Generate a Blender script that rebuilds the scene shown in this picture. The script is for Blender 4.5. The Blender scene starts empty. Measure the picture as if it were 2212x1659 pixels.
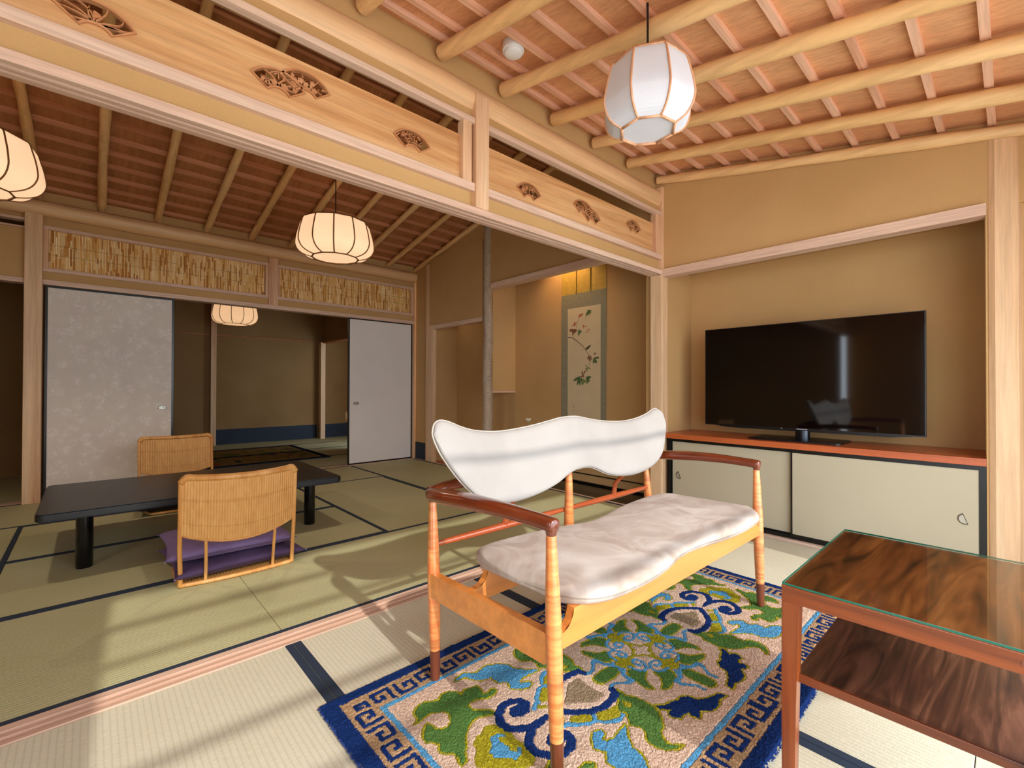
import bpy, bmesh, math, random
import numpy as np
from mathutils import Vector, Matrix
random.seed(7); rng = np.random.default_rng(7)
PI = math.pi
D = bpy.data
C = bpy.context.scene.collection

# ------------------------------------------------------------------ colour and material helpers
def lin(h):
    if isinstance(h, str):
        h = h.lstrip('#'); v = [int(h[i:i+2], 16)/255 for i in (0, 2, 4)]
    else: v = [c/255 for c in h]
    return tuple((c/12.92 if c <= .04045 else ((c+.055)/1.055)**2.4) for c in v) + (1.0,)

class NT:
    def __init__(s, name):
        s.m = D.materials.new(name); s.m.use_nodes = True; s.t = s.m.node_tree; s.t.nodes.clear()
        s.out = s.t.nodes.new('ShaderNodeOutputMaterial')
        s.p = s.t.nodes.new('ShaderNodeBsdfPrincipled'); s.t.links.new(s.p.outputs[0], s.out.inputs[0])
    def n(s, typ, **k):
        x = s.t.nodes.new(typ)
        for a, b in k.items():
            if a.startswith('i_'): x.inputs[a[2:].replace('_', ' ')].default_value = b
            else: setattr(x, a, b)
        return x
    def l(s, a, b): s.t.links.new(a, b)
    def coord(s, scale=(1, 1, 1), rot=(0, 0, 0), kind='Object'):
        c = s.n('ShaderNodeTexCoord'); m = s.n('ShaderNodeMapping')
        m.inputs['Scale'].default_value = scale; m.inputs['Rotation'].default_value = rot
        s.l(c.outputs[kind], m.inputs[0]); return m.outputs[0]
    def noise(s, vec, scale, detail=3, rough=.55, dist=0):
        x = s.n('ShaderNodeTexNoise'); x.inputs['Scale'].default_value = scale; x.inputs['Detail'].default_value = detail
        x.inputs['Roughness'].default_value = rough; x.inputs['Distortion'].default_value = dist
        s.l(vec, x.inputs['Vector']); return x.outputs['Fac']
    def ramp(s, fac, stops):
        r = s.n('ShaderNodeValToRGB'); e = r.color_ramp.elements
        while len(e) < len(stops): e.new(.5)
        for i, (p, c) in enumerate(stops): e[i].position = p; e[i].color = lin(c) if not isinstance(c, tuple) or len(c) != 4 else c
        s.l(fac, r.inputs[0]); return r.outputs[0]
    def mix(s, fac, a, b, mode='MIX'):
        x = s.n('ShaderNodeMix'); x.data_type = 'RGBA'; x.blend_type = mode
        if isinstance(fac, (int, float)): x.inputs[0].default_value = fac
        else: s.l(fac, x.inputs[0])
        for i, v in ((6, a), (7, b)):
            if isinstance(v, (tuple, str)): x.inputs[i].default_value = lin(v) if isinstance(v, str) else v
            else: s.l(v, x.inputs[i])
        return x.outputs[2]
    def bump(s, h, strength=.3, dist=.002):
        b = s.n('ShaderNodeBump'); b.inputs['Strength'].default_value = strength; b.inputs['Distance'].default_value = dist
        s.l(h, b.inputs['Height']); s.l(b.outputs[0], s.p.inputs['Normal']); return b
    def base(s, c):
        if isinstance(c, (str, tuple)): s.p.inputs['Base Color'].default_value = lin(c) if isinstance(c, str) else c
        else: s.l(c, s.p.inputs['Base Color'])
    def set(s, **k):
        for a, b in k.items(): s.p.inputs[a.replace('_', ' ')].default_value = b
        return s

def m_plain(name, col, rough=.6, var=.06, scale=6, metal=0, spec=.5, bump=0):
    t = NT(name); v = t.coord()
    f = t.noise(v, scale, 4)
    c = lin(col); d = tuple(max(0, x*(1-var)) for x in c[:3])+(1,); e = tuple(min(1, x*(1+var)) for x in c[:3])+(1,)
    t.base(t.ramp(f, [(.3, d), (.7, e)])); t.set(Roughness=rough, Metallic=metal, Specular_IOR_Level=spec)
    if bump: t.bump(t.noise(v, scale*30, 3), .4, bump)
    return t.m

def m_wood(name, dark, mid, light, axis='X', grain=40, rough=.45, spec=.4, coat=0, stretch=.04, dist=1.2, figure=0, bands=1.0):
    """long-grain wood: noise stretched along one object axis plus fine pores"""
    t = NT(name); sc = [1, 1, 1]; sc['XYZ'.index(axis)] = stretch
    v = t.coord(tuple(sc))
    big = t.noise(v, grain*.22*bands, 3, .5, dist)
    fine = t.noise(v, grain*3, 4, .65, .3)
    w = t.n('ShaderNodeTexWave'); w.wave_type = 'BANDS'; w.bands_direction = {'X': 'Z', 'Y': 'X', 'Z': 'X'}[axis]
    w.inputs['Scale'].default_value = grain*.16; w.inputs['Distortion'].default_value = 3; w.inputs['Detail'].default_value = 3
    w.inputs['Detail Scale'].default_value = 1.3; t.l(v, w.inputs['Vector'])
    c1 = t.ramp(big, [(.3, dark), (.5, mid), (.72, light)])
    c2 = t.ramp(w.outputs['Fac'], [(.0, dark), (.6, mid), (1, light)])
    c = t.mix(.18, c1, c2)
    f = t.ramp(fine, [(.35, '#b4b0ac'), (.6, '#ffffff')])
    c = t.mix(.35, c, f, 'MULTIPLY')
    if figure:
        sc2 = [1.5, 1.5, 1.5]; sc2['XYZ'.index(axis)] = 14
        g = t.noise(t.coord(tuple(sc2)), 5, 2, .5, .6)
        c = t.mix(figure, c, t.ramp(g, [(.38, '#6c6458'), (.62, '#989898')]), 'OVERLAY')
    t.base(c); t.set(Roughness=rough, Specular_IOR_Level=spec, Coat_Weight=coat, Coat_Roughness=.15)
    t.bump(fine, .12, .0006)
    return t.m

def m_sand(name, a, b):
    """fine sand plaster wall"""
    t = NT(name); v = t.coord()
    f1 = t.noise(v, 1.6, 3); f2 = t.noise(v, 260, 3, .7)
    c = t.ramp(f1, [(.3, a), (.7, b)])
    c = t.mix(.16, c, t.ramp(f2, [(.3, '#b8b0a8'), (.7, '#ffffff')]), 'MULTIPLY')
    t.base(c); t.set(Roughness=.95, Specular_IOR_Level=.15); t.bump(f2, .2, .0008)
    return t.m

def m_tatami(name, a, b, along='X', ribs=.30):
    """rush matting: ribs every 1.5 cm running along the mat, fine rushes across"""
    t = NT(name); v = t.coord()
    w = t.n('ShaderNodeTexWave'); w.bands_direction = 'Y' if along == 'X' else 'X'
    w.inputs['Scale'].default_value = 19.6; w.inputs['Distortion'].default_value = .6; w.inputs['Detail'].default_value = 1
    w.inputs['Detail Scale'].default_value = 4
    t.l(v, w.inputs['Vector'])
    sc = (9, 1, 1) if along == 'X' else (1, 9, 1)
    rush = t.noise(t.coord(sc), 42, 3, .6)
    big = t.noise(v, 1.3, 3)
    c = t.ramp(big, [(.3, a), (.7, b)])
    c = t.mix(.30, c, t.ramp(rush, [(.3, '#a09c88'), (.7, '#ffffff')]), 'MULTIPLY')
    c = t.mix(ribs, c, t.ramp(w.outputs['Fac'], [(.0, '#8c866c'), (.35, '#ffffff')]), 'MULTIPLY')
    t.base(c); t.set(Roughness=.62, Specular_IOR_Level=.35)
    mh = t.mix(.5, t.ramp(w.outputs['Fac'], [(0, '#000000'), (.5, '#ffffff')]), rush)
    t.bump(mh, .5, .0015)
    return t.m

M = {}
M['sand'] = m_sand('sand_plaster', '#c19a66', '#cba470')
M['sand_dimmed'] = m_sand('sand_plaster_dimmed', '#8f6f48', '#997a52')  # sand plaster darkened, so the bedroom's dimness sits in the wall colour
M['cedar'] = m_wood('pale_cedar', '#cda68e', '#dfbca4', '#ead0b9', 'X', 34, .5)
M['cedar_y'] = m_wood('pale_cedar_across', '#cda68e', '#dfbca4', '#ead0b9', 'Y', 34, .5)
M['cedar_z'] = m_wood('pale_cedar_upright', '#cf9a76', '#e3b890', '#efcda8', 'Z', 30, .5)
M['post'] = m_wood('post_cedar', '#cf9d74', '#e4bd92', '#f0d2ae', 'Z', 22, .5)
M['plank'] = m_wood('cedar_plank', '#c48a56', '#dfae78', '#ecc696', 'X', 26, .45, stretch=.05, dist=2.0)
M['log_x'] = m_wood('peeled_log', '#d8a36e', '#e8ba88', '#f0ca9c', 'X', 12, .42)
M['log_y'] = m_wood('peeled_log_across', '#dbab6c', '#ecc086', '#f4cf9a', 'Y', 12, .42)
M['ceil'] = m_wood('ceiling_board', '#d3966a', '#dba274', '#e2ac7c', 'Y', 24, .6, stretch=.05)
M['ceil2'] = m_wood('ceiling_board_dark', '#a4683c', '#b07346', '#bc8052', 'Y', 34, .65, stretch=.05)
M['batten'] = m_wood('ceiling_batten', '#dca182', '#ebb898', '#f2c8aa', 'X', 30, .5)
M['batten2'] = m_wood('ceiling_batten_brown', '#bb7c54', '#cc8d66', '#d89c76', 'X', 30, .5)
M['tat_x'] = m_tatami('tatami_along_x', '#b9b688', '#c8c49a', 'X')
M['tat_y'] = m_tatami('tatami_along_y', '#b9b688', '#c8c49a', 'Y')
M['tatf_x'] = m_tatami('tatami_front_x', '#d3ccb2', '#ddd6c0', 'X', .16)
M['tatf_y'] = m_tatami('tatami_front_y', '#d3ccb2', '#ddd6c0', 'Y', .16)
M['heri'] = m_plain('navy_cloth_border', '#1b2a3d', .8, .12, 90, bump=.0004)
M['navy'] = m_plain('navy_paper', '#27313f', .85, .08, 8)
M['lacquer'] = m_plain('black_lacquer', '#08080a', .18, .05, 4, spec=.5)
M['black_frame'] = m_plain('black_frame', '#070808', .3, .05, 4)
M['void'] = m_plain('dark_recess', '#0b0a09', .9)
M['bronze'] = m_plain('aged_metal', '#5a4f40', .35, .15, 40, metal=.8)
M['steelpull'] = m_plain('pewter_pull', '#b9b3a6', .35, .1, 60, metal=.6)
M['maple'] = m_wood('honey_maple', '#d88f3e', '#eeb064', '#f6c884', 'Z', 14, .3, .5, .35, figure=.75)
M['maple_x'] = m_wood('honey_maple_rail', '#c97a34', '#da8a42', '#e49a52', 'X', 10, .32, .5, .35)
M['teak'] = m_wood('red_brown_rosewood', '#4a1c0c', '#743016', '#934421', 'Y', 40, .22, .5, .6)
M['teak_x'] = m_wood('red_brown_rosewood_rod', '#8a3a1c', '#a84f2a', '#bf6238', 'X', 30, .25, .5, .5)
M['walnut_tip'] = m_wood('walnut_foot', '#4a2212', '#6a3420', '#7d422a', 'Z', 40, .3, .5, .4)
M['shelf_red'] = m_wood('reddish_cedar_counter', '#a84a20', '#c4602f', '#d87845', 'Y', 24, .35, .5, .2, figure=.15)
M['rose'] = m_wood('rosewood_table', '#471a05', '#7a350c', '#94491a', 'Z', 60, .32, .5, .25)
M['rose_y'] = m_wood('rosewood_apron', '#471a05', '#7e380c', '#984c1a', 'Y', 60, .32, .5, .25)
M['rose_top'] = m_wood('rosewood_veneer', '#260f07', '#763415', '#a4552a', 'X', 60, .3, .5, .2, stretch=.13, dist=2.6)
M['rose_shelf'] = m_wood('rosewood_shelf', '#1d0d08', '#53301f', '#7d5039', 'X', 90, .38, .5, .2, stretch=.1, dist=2.4)
M['suede'] = None
t = NT('ivory_suede'); v = t.coord(); f = t.noise(v, 5, 4, .55, 1.4); g = t.noise(v, 420, 2)
t.base(t.ramp(f, [(.36, '#a49284'), (.52, '#b4a69a'), (.66, '#c2b7ad')])); t.set(Roughness=.9, Sheen_Weight=.1, Sheen_Roughness=.4, Specular_IOR_Level=.2)
t.bump(g, .25, .0006); M['suede'] = t.m
t = NT('ivory_cloth'); v = t.coord(); g = t.noise(v, 500, 2); f = t.noise(v, 3, 3)
t.base(t.ramp(f, [(.35, '#98928c'), (.65, '#a19b95')])); t.set(Roughness=.95, Sheen_Weight=.0, Specular_IOR_Level=.2); t.bump(g, .3, .0006); M['cloth'] = t.m
M['piping'] = m_plain('grey_piping', '#b9b0a4', .8)
M['purple'] = m_plain('purple_linen', '#78618a', .9, .12, 14, bump=.0008)
M['purple_dk'] = m_plain('deep_purple_linen', '#554062', .9, .12, 14, bump=.0008)
M['dark_cushion'] = m_plain('dark_cushion_cloth', '#241a22', .9, .1, 12)
M['rattan'] = m_wood('rattan_cane', '#c07d38', '#d99a52', '#e6b06c', 'Z', 30, .42, .5)
t = NT('rattan_weave'); a = t.n('ShaderNodeAttribute'); a.attribute_name = 'tone'; f = t.noise(t.coord((3, 3, 1)), 14, 3)
c = t.mix(.5, t.ramp(f, [(.3, '#b97a36'), (.7, '#dba35c')]), t.ramp(a.outputs['Fac'], [(0, '#8a5420'), (.45, '#cf9450'), (1, '#e8b670')]))
t.base(c); t.set(Roughness=.45, Specular_IOR_Level=.45); M['weave'] = t.m
t = NT('fusuma_paper_blossom'); v = t.coord()
vo = t.n('ShaderNodeTexVoronoi'); vo.inputs['Scale'].default_value = 12.5; t.l(v, vo.inputs['Vector'])
n1 = t.noise(v, 44, 3, .6); n2 = t.noise(v, 5, 3)
b1 = t.ramp(vo.outputs['Distance'], [(.22, '#ffffff'), (.6, '#000000')])
b2 = t.ramp(n1, [(.42, '#000000'), (.58, '#ffffff')])
f = t.mix(1, b1, b2, 'MULTIPLY')
sep = t.n('ShaderNodeSeparateColor'); t.l(f, sep.inputs[0])
t.base(t.mix(sep.outputs[0], t.ramp(n2, [(.3, '#d6cbc2'), (.7, '#ddd4c8')]), '#e8e0da')); t.set(Roughness=.75, Specular_IOR_Level=.25); M['fusuma'] = t.m
M['fusuma_plain'] = m_plain('fusuma_paper_plain', '#e0d8d1', .8, .03, 3)
M['door_paper'] = m_plain('cabinet_paper', '#b5aa90', .75, .03, 2)
t = NT('bark'); v = t.coord((1, 1, .35)); f = t.noise(v, 22, 5, .7); g = t.noise(t.coord((1, 1, 3)), 30, 3, .7)
c = t.mix(.5, t.ramp(f, [(.3, '#7d6a58'), (.5, '#a8927c'), (.7, '#bda992')]), t.ramp(g, [(.3, '#6f6152'), (.45, '#b39f8a')]), 'MIX')
t.base(c); t.set(Roughness=.85); t.bump(f, .5, .003); M['bark'] = t.m
t = NT('reed_thatch'); a = t.n('ShaderNodeAttribute'); a.attribute_name = 'tone'
t.base(t.ramp(a.outputs['Fac'], [(0, '#7e4510'), (.35, '#cf8c3a'), (.6, '#efc070'), (1, '#ffe6b4')])); t.set(Roughness=.6); M['reed'] = t.m
M['string'] = m_plain('dark_string', '#3a2a18', .9)
M['tv_screen'] = m_plain('tv_glass', '#020204', .05, 0, 2, spec=.6)
M['tv_body'] = m_plain('tv_plastic', '#0b0c0f', .3, .05, 4)
M['tv_stem'] = m_plain('tv_stem_metal', '#3c4048', .22, .05, 4, metal=.9)
M['silver'] = m_plain('silver_print', '#c9ccd2', .4, 0, 2)
M['plastic'] = m_plain('white_plastic', '#dcdcda', .35, .02, 4)
M['cord'] = m_plain('black_cord', '#0a0a0a', .6)
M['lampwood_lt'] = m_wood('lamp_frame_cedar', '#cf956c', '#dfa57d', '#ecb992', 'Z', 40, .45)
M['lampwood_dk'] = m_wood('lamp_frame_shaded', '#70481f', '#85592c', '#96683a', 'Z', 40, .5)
def m_paper(name, col, emit=None, strength=0):
    t = NT(name); v = t.coord(); f = t.noise(v, 9, 4, .6)
    c = lin(col); t.base(t.ramp(f, [(.3, tuple(x*.95 for x in c[:3])+(1,)), (.7, c)])); t.set(Roughness=.8, Specular_IOR_Level=.2)
    if emit:
        e = lin(emit); t.l(t.ramp(f, [(.25, tuple(x*.88 for x in e[:3])+(1,)), (.75, e)]), t.p.inputs['Emission Color']); t.p.inputs['Emission Strength'].default_value = strength
    else:
        t.set(Transmission_Weight=0)
    return t.m
M['paper_off'] = m_paper('washi_paper', '#d6d7de')
M['paper_lit'] = m_paper('washi_paper_lit', '#d9c6a4', '#ffd0a4', .90)
M['paper_dim'] = m_paper('washi_paper_dim_lamp', '#d9c6a4', '#ffca98', .82)
M['scroll_green'] = m_plain('grey_green_brocade', '#88826a', .85, .10, 30)
M['scroll_gold'] = m_plain('gold_silk', '#b79743', .6, .10, 20)
M['scroll_paper'] = m_plain('aged_painting_silk', '#cdb892', .85, .05, 5)
M['leaf_red'] = m_plain('painted_red', '#a8442a', .8, .2, 30)
M['leaf_brown'] = m_plain('painted_brown', '#7a4a30', .8, .2, 30)
M['leaf_green'] = m_plain('painted_green', '#4c6236', .8, .2, 30)
M['leaf_pale'] = m_plain('painted_pale_green', '#76814a', .8, .2, 30)
M['ink'] = m_plain('ink', '#3b3228', .8, .1, 20)
M['stem'] = m_plain('plant_stem', '#7f9a4a', .6)
M['petal'] = m_plain('white_petal', '#e8ead8', .6)
M['vase'] = m_plain('dark_stoneware', '#3a332c', .4, .2, 20)
M['carve'] = m_wood('carved_cedar', '#b67648', '#cc8f60', '#dba576', 'X', 40, .55)
M['bounce_ground'] = m_plain('pale_bounce_ground', '#e6e2da', .95, .1, 20)  # kept pale so the unseen ground bounces light indoors
M['curtain'] = m_plain('curtain_cloth', '#c9bda2', .9, .05, 5)
# rug pile
t = NT('tufted_wool'); a = t.n('ShaderNodeAttribute'); a.attribute_name = 'Col'; v = t.coord(); g = t.noise(v, 330, 3, .7); h = t.noise(v, 90, 3, .6)
c = t.mix(.75, a.outputs['Color'], t.ramp(g, [(.3, '#8f8f8f'), (.62, '#ffffff')]), 'MULTIPLY')
c = t.mix(.35, c, t.ramp(h, [(.3, '#b0b0b0'), (.6, '#ffffff')]), 'MULTIPLY')
t.base(c); t.set(Roughness=1, Sheen_Weight=.0, Specular_IOR_Level=.05); t.bump(g, .7, .003); M['rug'] = t.m
# table glass: clear faces, teal edge
t = NT('clear_glass_top'); fr0 = t.n('ShaderNodeFresnel', i_IOR=1.5); geo = t.n('ShaderNodeNewGeometry'); fr = t.n('ShaderNodeMath', operation='MULTIPLY'); inv = t.n('ShaderNodeMath', operation='SUBTRACT'); inv.inputs[0].default_value = 1; t.l(geo.outputs['Backfacing'], inv.inputs[1]); t.l(fr0.outputs[0], fr.inputs[0]); t.l(inv.outputs[0], fr.inputs[1]); tr = t.n('ShaderNodeBsdfTransparent'); tr.inputs[0].default_value = (.90, .97, .94, 1)
gl = t.n('ShaderNodeBsdfGlossy'); gl.inputs['Roughness'].default_value = .015; mx = t.n('ShaderNodeMixShader')
t.l(fr.outputs[0], mx.inputs[0]); t.l(tr.outputs[0], mx.inputs[1]); t.l(gl.outputs[0], mx.inputs[2]); t.l(mx.outputs[0], t.out.inputs[0]); M['glass'] = t.m
M['glass_edge'] = m_plain('green_glass_edge', '#15604c', .1, .1, 30, spec=.7)

# ------------------------------------------------------------------ mesh helpers (world coordinates)
def obj(name, bm, mat, parent=None, smooth=False, mats=None):
    me = D.meshes.new(name)
    if parent is not None:
        off = parent_world(parent)
        bmesh.ops.translate(bm, verts=bm.verts, vec=-off)
    bmesh.ops.recalc_face_normals(bm, faces=bm.faces)
    bm.to_mesh(me); bm.free()
    for mm in (mats or [mat]): me.materials.append(mm)
    if smooth:
        for p in me.polygons: p.use_smooth = True
    o = D.objects.new(name, me); C.objects.link(o)
    if parent is not None: o.parent = parent
    if smooth and smooth != 'all': autosmooth(o)
    return o
def autosmooth(o, ang=40):
    me = o.data; bm = bmesh.new(); bm.from_mesh(me)
    for e in bm.edges:
        if len(e.link_faces) == 2 and e.calc_face_angle(0) > math.radians(ang): e.smooth = False
    bm.to_mesh(me); bm.free()
WORLD = {}
def parent_world(p):
    v = Vector((0, 0, 0))
    while p is not None: v += Vector(p.location); p = p.parent
    return v
def thing(name, label, cat, loc=(0, 0, 0), group=None):
    o = D.objects.new(name, None); C.objects.link(o); o.location = loc; o.empty_display_size = .1
    o['label'] = label; o['category'] = cat
    if group: o['group'] = group
    return o
def tag(o, label, cat, group=None):
    o['label'] = label; o['category'] = cat
    if group: o['group'] = group
    return o
def struct(name, bm, mat, **k):
    o = obj(name, bm, mat, None, **k); o['kind'] = 'structure'; return o
def group_empty(name, loc=(0, 0, 0)):
    o = D.objects.new(name, None); C.objects.link(o); o.location = loc; o['kind'] = 'structure'; return o

def box(bm, x0, x1, y0, y1, z0, z1, bev=0):
    vs = [bm.verts.new(p) for p in ((x0, y0, z0), (x1, y0, z0), (x1, y1, z0), (x0, y1, z0), (x0, y0, z1), (x1, y0, z1), (x1, y1, z1), (x0, y1, z1))]
    fs = [bm.faces.new([vs[i] for i in q]) for q in ((3, 2, 1, 0), (4, 5, 6, 7), (0, 1, 5, 4), (1, 2, 6, 5), (2, 3, 7, 6), (3, 0, 4, 7))]
    if bev:
        es = list({e for f in fs for e in f.edges})
        bmesh.ops.bevel(bm, geom=es, offset=bev, segments=2, profile=.6, affect='EDGES')
    return bm
def B(*a, **k): return box(bmesh.new(), *a, **k)
def boxes(lst, bev=0):
    bm = bmesh.new()
    for a in lst: box(bm, *a, bev=bev)
    return bm
def prism(bm, pts, f, a, b):
    """pts 2-D outline, f(u, v, w) -> 3-D, extruded from w=a to w=b"""
    v0 = [bm.verts.new(f(u, v, a)) for u, v in pts]; v1 = [bm.verts.new(f(u, v, b)) for u, v in pts]
    n = len(pts)
    try:
        bm.faces.new(v0); bm.faces.new(v1[::-1])
    except ValueError: pass
    for i in range(n): bm.faces.new((v0[i], v1[i], v1[(i+1) % n], v0[(i+1) % n]))
    bmesh.ops.triangulate(bm, faces=[fc for fc in bm.faces if len(fc.verts) > 6])
    return bm
def tube(bm, pts, rad, n=10, cap=True, sx=1.0, sup=None):
    """tube through pts; rad number or list; sx flattens sideways, sup superellipse exponent"""
    pts = [Vector(p) for p in pts]; m = len(pts)
    rad = [rad]*m if isinstance(rad, (int, float)) else list(rad)
    rings = []; up = None
    for i, p in enumerate(pts):
        tg = (pts[min(i+1, m-1)]-pts[max(i-1, 0)]).normalized()
        if up is None:
            up = Vector((0, 0, 1)) if abs(tg.z) < .9 else Vector((0, 1, 0))
        sd = tg.cross(up).normalized(); up2 = sd.cross(tg).normalized(); up = up2
        ring = []
        for k in range(n):
            a = 2*PI*k/n; ca, sa = math.cos(a), math.sin(a)
            if sup: ca = math.copysign(abs(ca)**sup, ca); sa = math.copysign(abs(sa)**sup, sa)
            s_ = sx[i] if isinstance(sx, (list, tuple)) else sx
            ring.append(bm.verts.new(p+(sd*ca*s_+up2*sa)*rad[i]))
        rings.append(ring)
    for a, b in zip(rings, rings[1:]):
        for k in range(n): bm.faces.new((a[k], a[(k+1) % n], b[(k+1) % n], b[k]))
    if cap:
        bm.faces.new(rings[0][::-1]); bm.faces.new(rings[-1])
    return bm
def lathe(bm, prof, c=(0, 0, 0), n=32):
    """profile (r, z) about a vertical axis at c"""
    rings = []
    for r, z in prof:
        rings.append([bm.verts.new((c[0]+r*math.cos(2*PI*k/n), c[1]+r*math.sin(2*PI*k/n), c[2]+z)) for k in range(n)] if r > 1e-5 else [bm.verts.new((c[0], c[1], c[2]+z))])
    for a, b in zip(rings, rings[1:]):
        if len(a) == 1 and len(b) == 1: continue
        for k in range(n):
            q = [a[k % len(a)], a[(k+1) % len(a)], b[(k+1) % len(b)], b[k % len(b)]]
            q2 = []
            for x in q:
                if x not in q2: q2.append(x)
            bm.faces.new(q2)
    return bm
def crom(pts, n=8, closed=False):
    """Catmull-Rom through pts"""
    P = [Vector(p) for p in pts]; m = len(P); out = []
    rg = range(m) if closed else range(m-1)
    for i in rg:
        if closed: a, b, c, d = P[(i-1) % m], P[i], P[(i+1) % m], P[(i+2) % m]
        else: a, b, c, d = P[max(i-1, 0)], P[i], P[i+1], P[min(i+2, m-1)]
        for k in range(n):
            t_ = k/n
            out.append(.5*((2*b)+(c-a)*t_+(2*a-5*b+4*c-d)*t_**2+(3*b-a-3*c+d)*t_**3))
    if not closed: out.append(P[-1])
    return out
def wob_log(bm, p0, p1, r, n=14, seg=24, amp=.004, seed=0):
    """peeled round log, slightly uneven"""
    rr = random.Random(seed); ph = [rr.uniform(0, 6) for _ in range(6)]
    p0, p1 = Vector(p0), Vector(p1); pts = []; rad = []
    L = (p1-p0).length
    for i in range(seg+1):
        t_ = i/seg; s = t_*L
        o = Vector((math.sin(s*2.1+ph[0])+.5*math.sin(s*5+ph[1]), 0, math.sin(s*1.7+ph[2])+.5*math.sin(s*4.3+ph[3])))*amp*.6
        if abs((p1-p0).normalized().x) > .7: o = Vector((0, o.x, o.z))
        pts.append(p0.lerp(p1, t_)+o); rad.append(r+amp*.5*math.sin(s*6+ph[4])+amp*.3*math.sin(s*13+ph[5]))
    return tube(bm, pts, rad, n)
def grid_mesh(name, X, Y, Z, mat, parent=None, closed_u=False, tone=None, tname='tone', smooth=True, flip=False):
    """numpy grid (nu, nv) -> mesh"""
    nu, nv = X.shape
    co = np.stack([X, Y, Z], -1).reshape(-1, 3)
    if parent is not None: co = co-np.array(parent_world(parent))
    idx = np.arange(nu*nv).reshape(nu, nv)
    i0 = idx if closed_u else idx[:-1]; i1 = np.roll(idx, -1, 0) if closed_u else idx[1:]
    q = np.stack([i0[:, :-1], i1[:, :-1], i1[:, 1:], i0[:, 1:]], -1).reshape(-1, 4)
    if flip: q = q[:, ::-1]
    me = D.meshes.new(name); me.vertices.add(len(co)); me.vertices.foreach_set('co', co.astype(np.float32).ravel())
    me.loops.add(q.size); me.loops.foreach_set('vertex_index', q.astype(np.int32).ravel())
    me.polygons.add(len(q)); me.polygons.foreach_set('loop_start', (np.arange(len(q))*4).astype(np.int32))
    me.update(calc_edges=True); me.validate()
    if tone is not None:
        if tone.ndim == 2:
            at = me.attributes.new(tname, 'FLOAT', 'POINT'); at.data.foreach_set('value', tone.astype(np.float32).ravel())
        else:
            at = me.color_attributes.new(tname, 'FLOAT_COLOR', 'POINT'); at.data.foreach_set('color', tone.astype(np.float32).ravel())
    me.polygons.foreach_set('use_smooth', [bool(smooth)]*len(me.polygons))
    me.materials.append(mat); o = D.objects.new(name, me); C.objects.link(o)
    if parent is not None: o.parent = parent
    return o

# ------------------------------------------------------------------ floors
FRONT_Y, BACK_Y = 1.895, 2.005         # the sill between the rooms
XW = 3.36                              # plane of the alcove wall
fl = group_empty('floor')
def mat_piece(x0, x1, y0, y1, along, front=False, name='tatami'):
    k = ('tatf_' if front else 'tat_')+along.lower()
    return obj(name, B(x0+.001, x1-.001, y0+.001, y1-.001, -.05, 0, bev=.0015), M[k], fl)
# near room: mats running away from the window
for i, x0 in enumerate((-2.16, -1.245, -.33, .585, 1.50, 2.415)):
    x1 = min(x0+.915, 3.40)
    mat_piece(x0, x1, .07, FRONT_Y, 'Y', True); mat_piece(x0, x1, -.45, .07, 'Y', True)
# far room
for a in ((-1.257, .583, 2.005, 2.925, 'X'), (.583, 2.42, 2.005, 2.925, 'X'), (2.42, 3.345, 2.005, 3.845, 'Y'), (-2.2, -1.257, 2.005, 3.845, 'Y'),
          (-.35, 1.50, 2.925, 3.845, 'X'), (-.35, 1.50, 3.845, 4.765, 'X'), (1.50, 2.42, 2.925, 4.765, 'Y'), (-1.257, -.35, 2.925, 4.765, 'Y'),
          (2.42, 3.345, 3.845, 5.685, 'Y'), (.583, 2.42, 4.765, 5.685, 'X'), (-1.257, .583, 4.765, 5.685, 'X'), (-2.2, -1.257, 3.845, 5.685, 'Y')):
    mat_piece(*a)
# bedroom and side passage beyond
for a in ((-.35, 1.50, 5.80, 6.72, 'X'), (1.50, 3.34, 5.80, 6.72, 'X'), (-.35, 1.50, 6.72, 7.64, 'X'), (1.50, 3.34, 6.72, 7.64, 'X'), (-.35, 1.50, 7.64, 8.40, 'X'), (1.50, 3.34, 7.64, 8.40, 'X'),
          (-.35, 1.50, 8.40, 9.25, 'X'), (1.50, 3.34, 8.40, 9.25, 'X'), (3.34, 4.1, 5.8, 9.25, 'Y'), (-2.2, -.35, 5.80, 7.5, 'Y')):
    mat_piece(*a)
h = bmesh.new()
def hs(x0, x1, y0, y1): box(h, x0, x1, y0, y1, -.002, .0018)
for x in (-1.245, -.33, .585, 1.50, 2.415): hs(x-.029, x-.0012, -.45, FRONT_Y); hs(x+.0012, x+.029, -.45, FRONT_Y)
hs(-2.2, 3.34, 2.008, 2.032)
for y in (2.925,): hs(-2.2, 2.42, y-.025, y-.001); hs(-.35, 1.50, y+.001, y+.026); hs(1.50, 2.42, y-.001, y+.001)
hs(-.35, 1.50, 3.82, 3.8438); hs(-.35, 1.50, 3.8462, 3.87); hs(-.35, 1.50, 4.74, 4.763); hs(-1.257, 2.42, 4.767, 4.79)
hs(1.475, 1.499, 2.95, 3.82) if 0 else None
for x, y0, y1 in ((1.50, 2.925, 4.765),): hs(x+.001, x+.027, y0, y1)
for x, y0, y1 in ((2.42, 2.95, 4.74),): hs(x-.027, x-.001, y0, y1)
for x, y0, y1 in ((2.42, 2.03, 5.66),): hs(x+.001, x+.027, y0, y1)
hs(-.376, -.351, 2.95, 4.765); hs(3.318, 3.343, 2.03, 5.68); hs(-1.257, 2.42, 5.66, 5.684); hs(-1.256, -1.232, 2.95, 4.765)
for y in (6.72, 7.64, 8.40): hs(-.35, 3.34, y-.024, y+.024)
hs(-.35, 3.34, 5.802, 5.826)
obj('cloth_border', h, M['heri'], fl)
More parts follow.
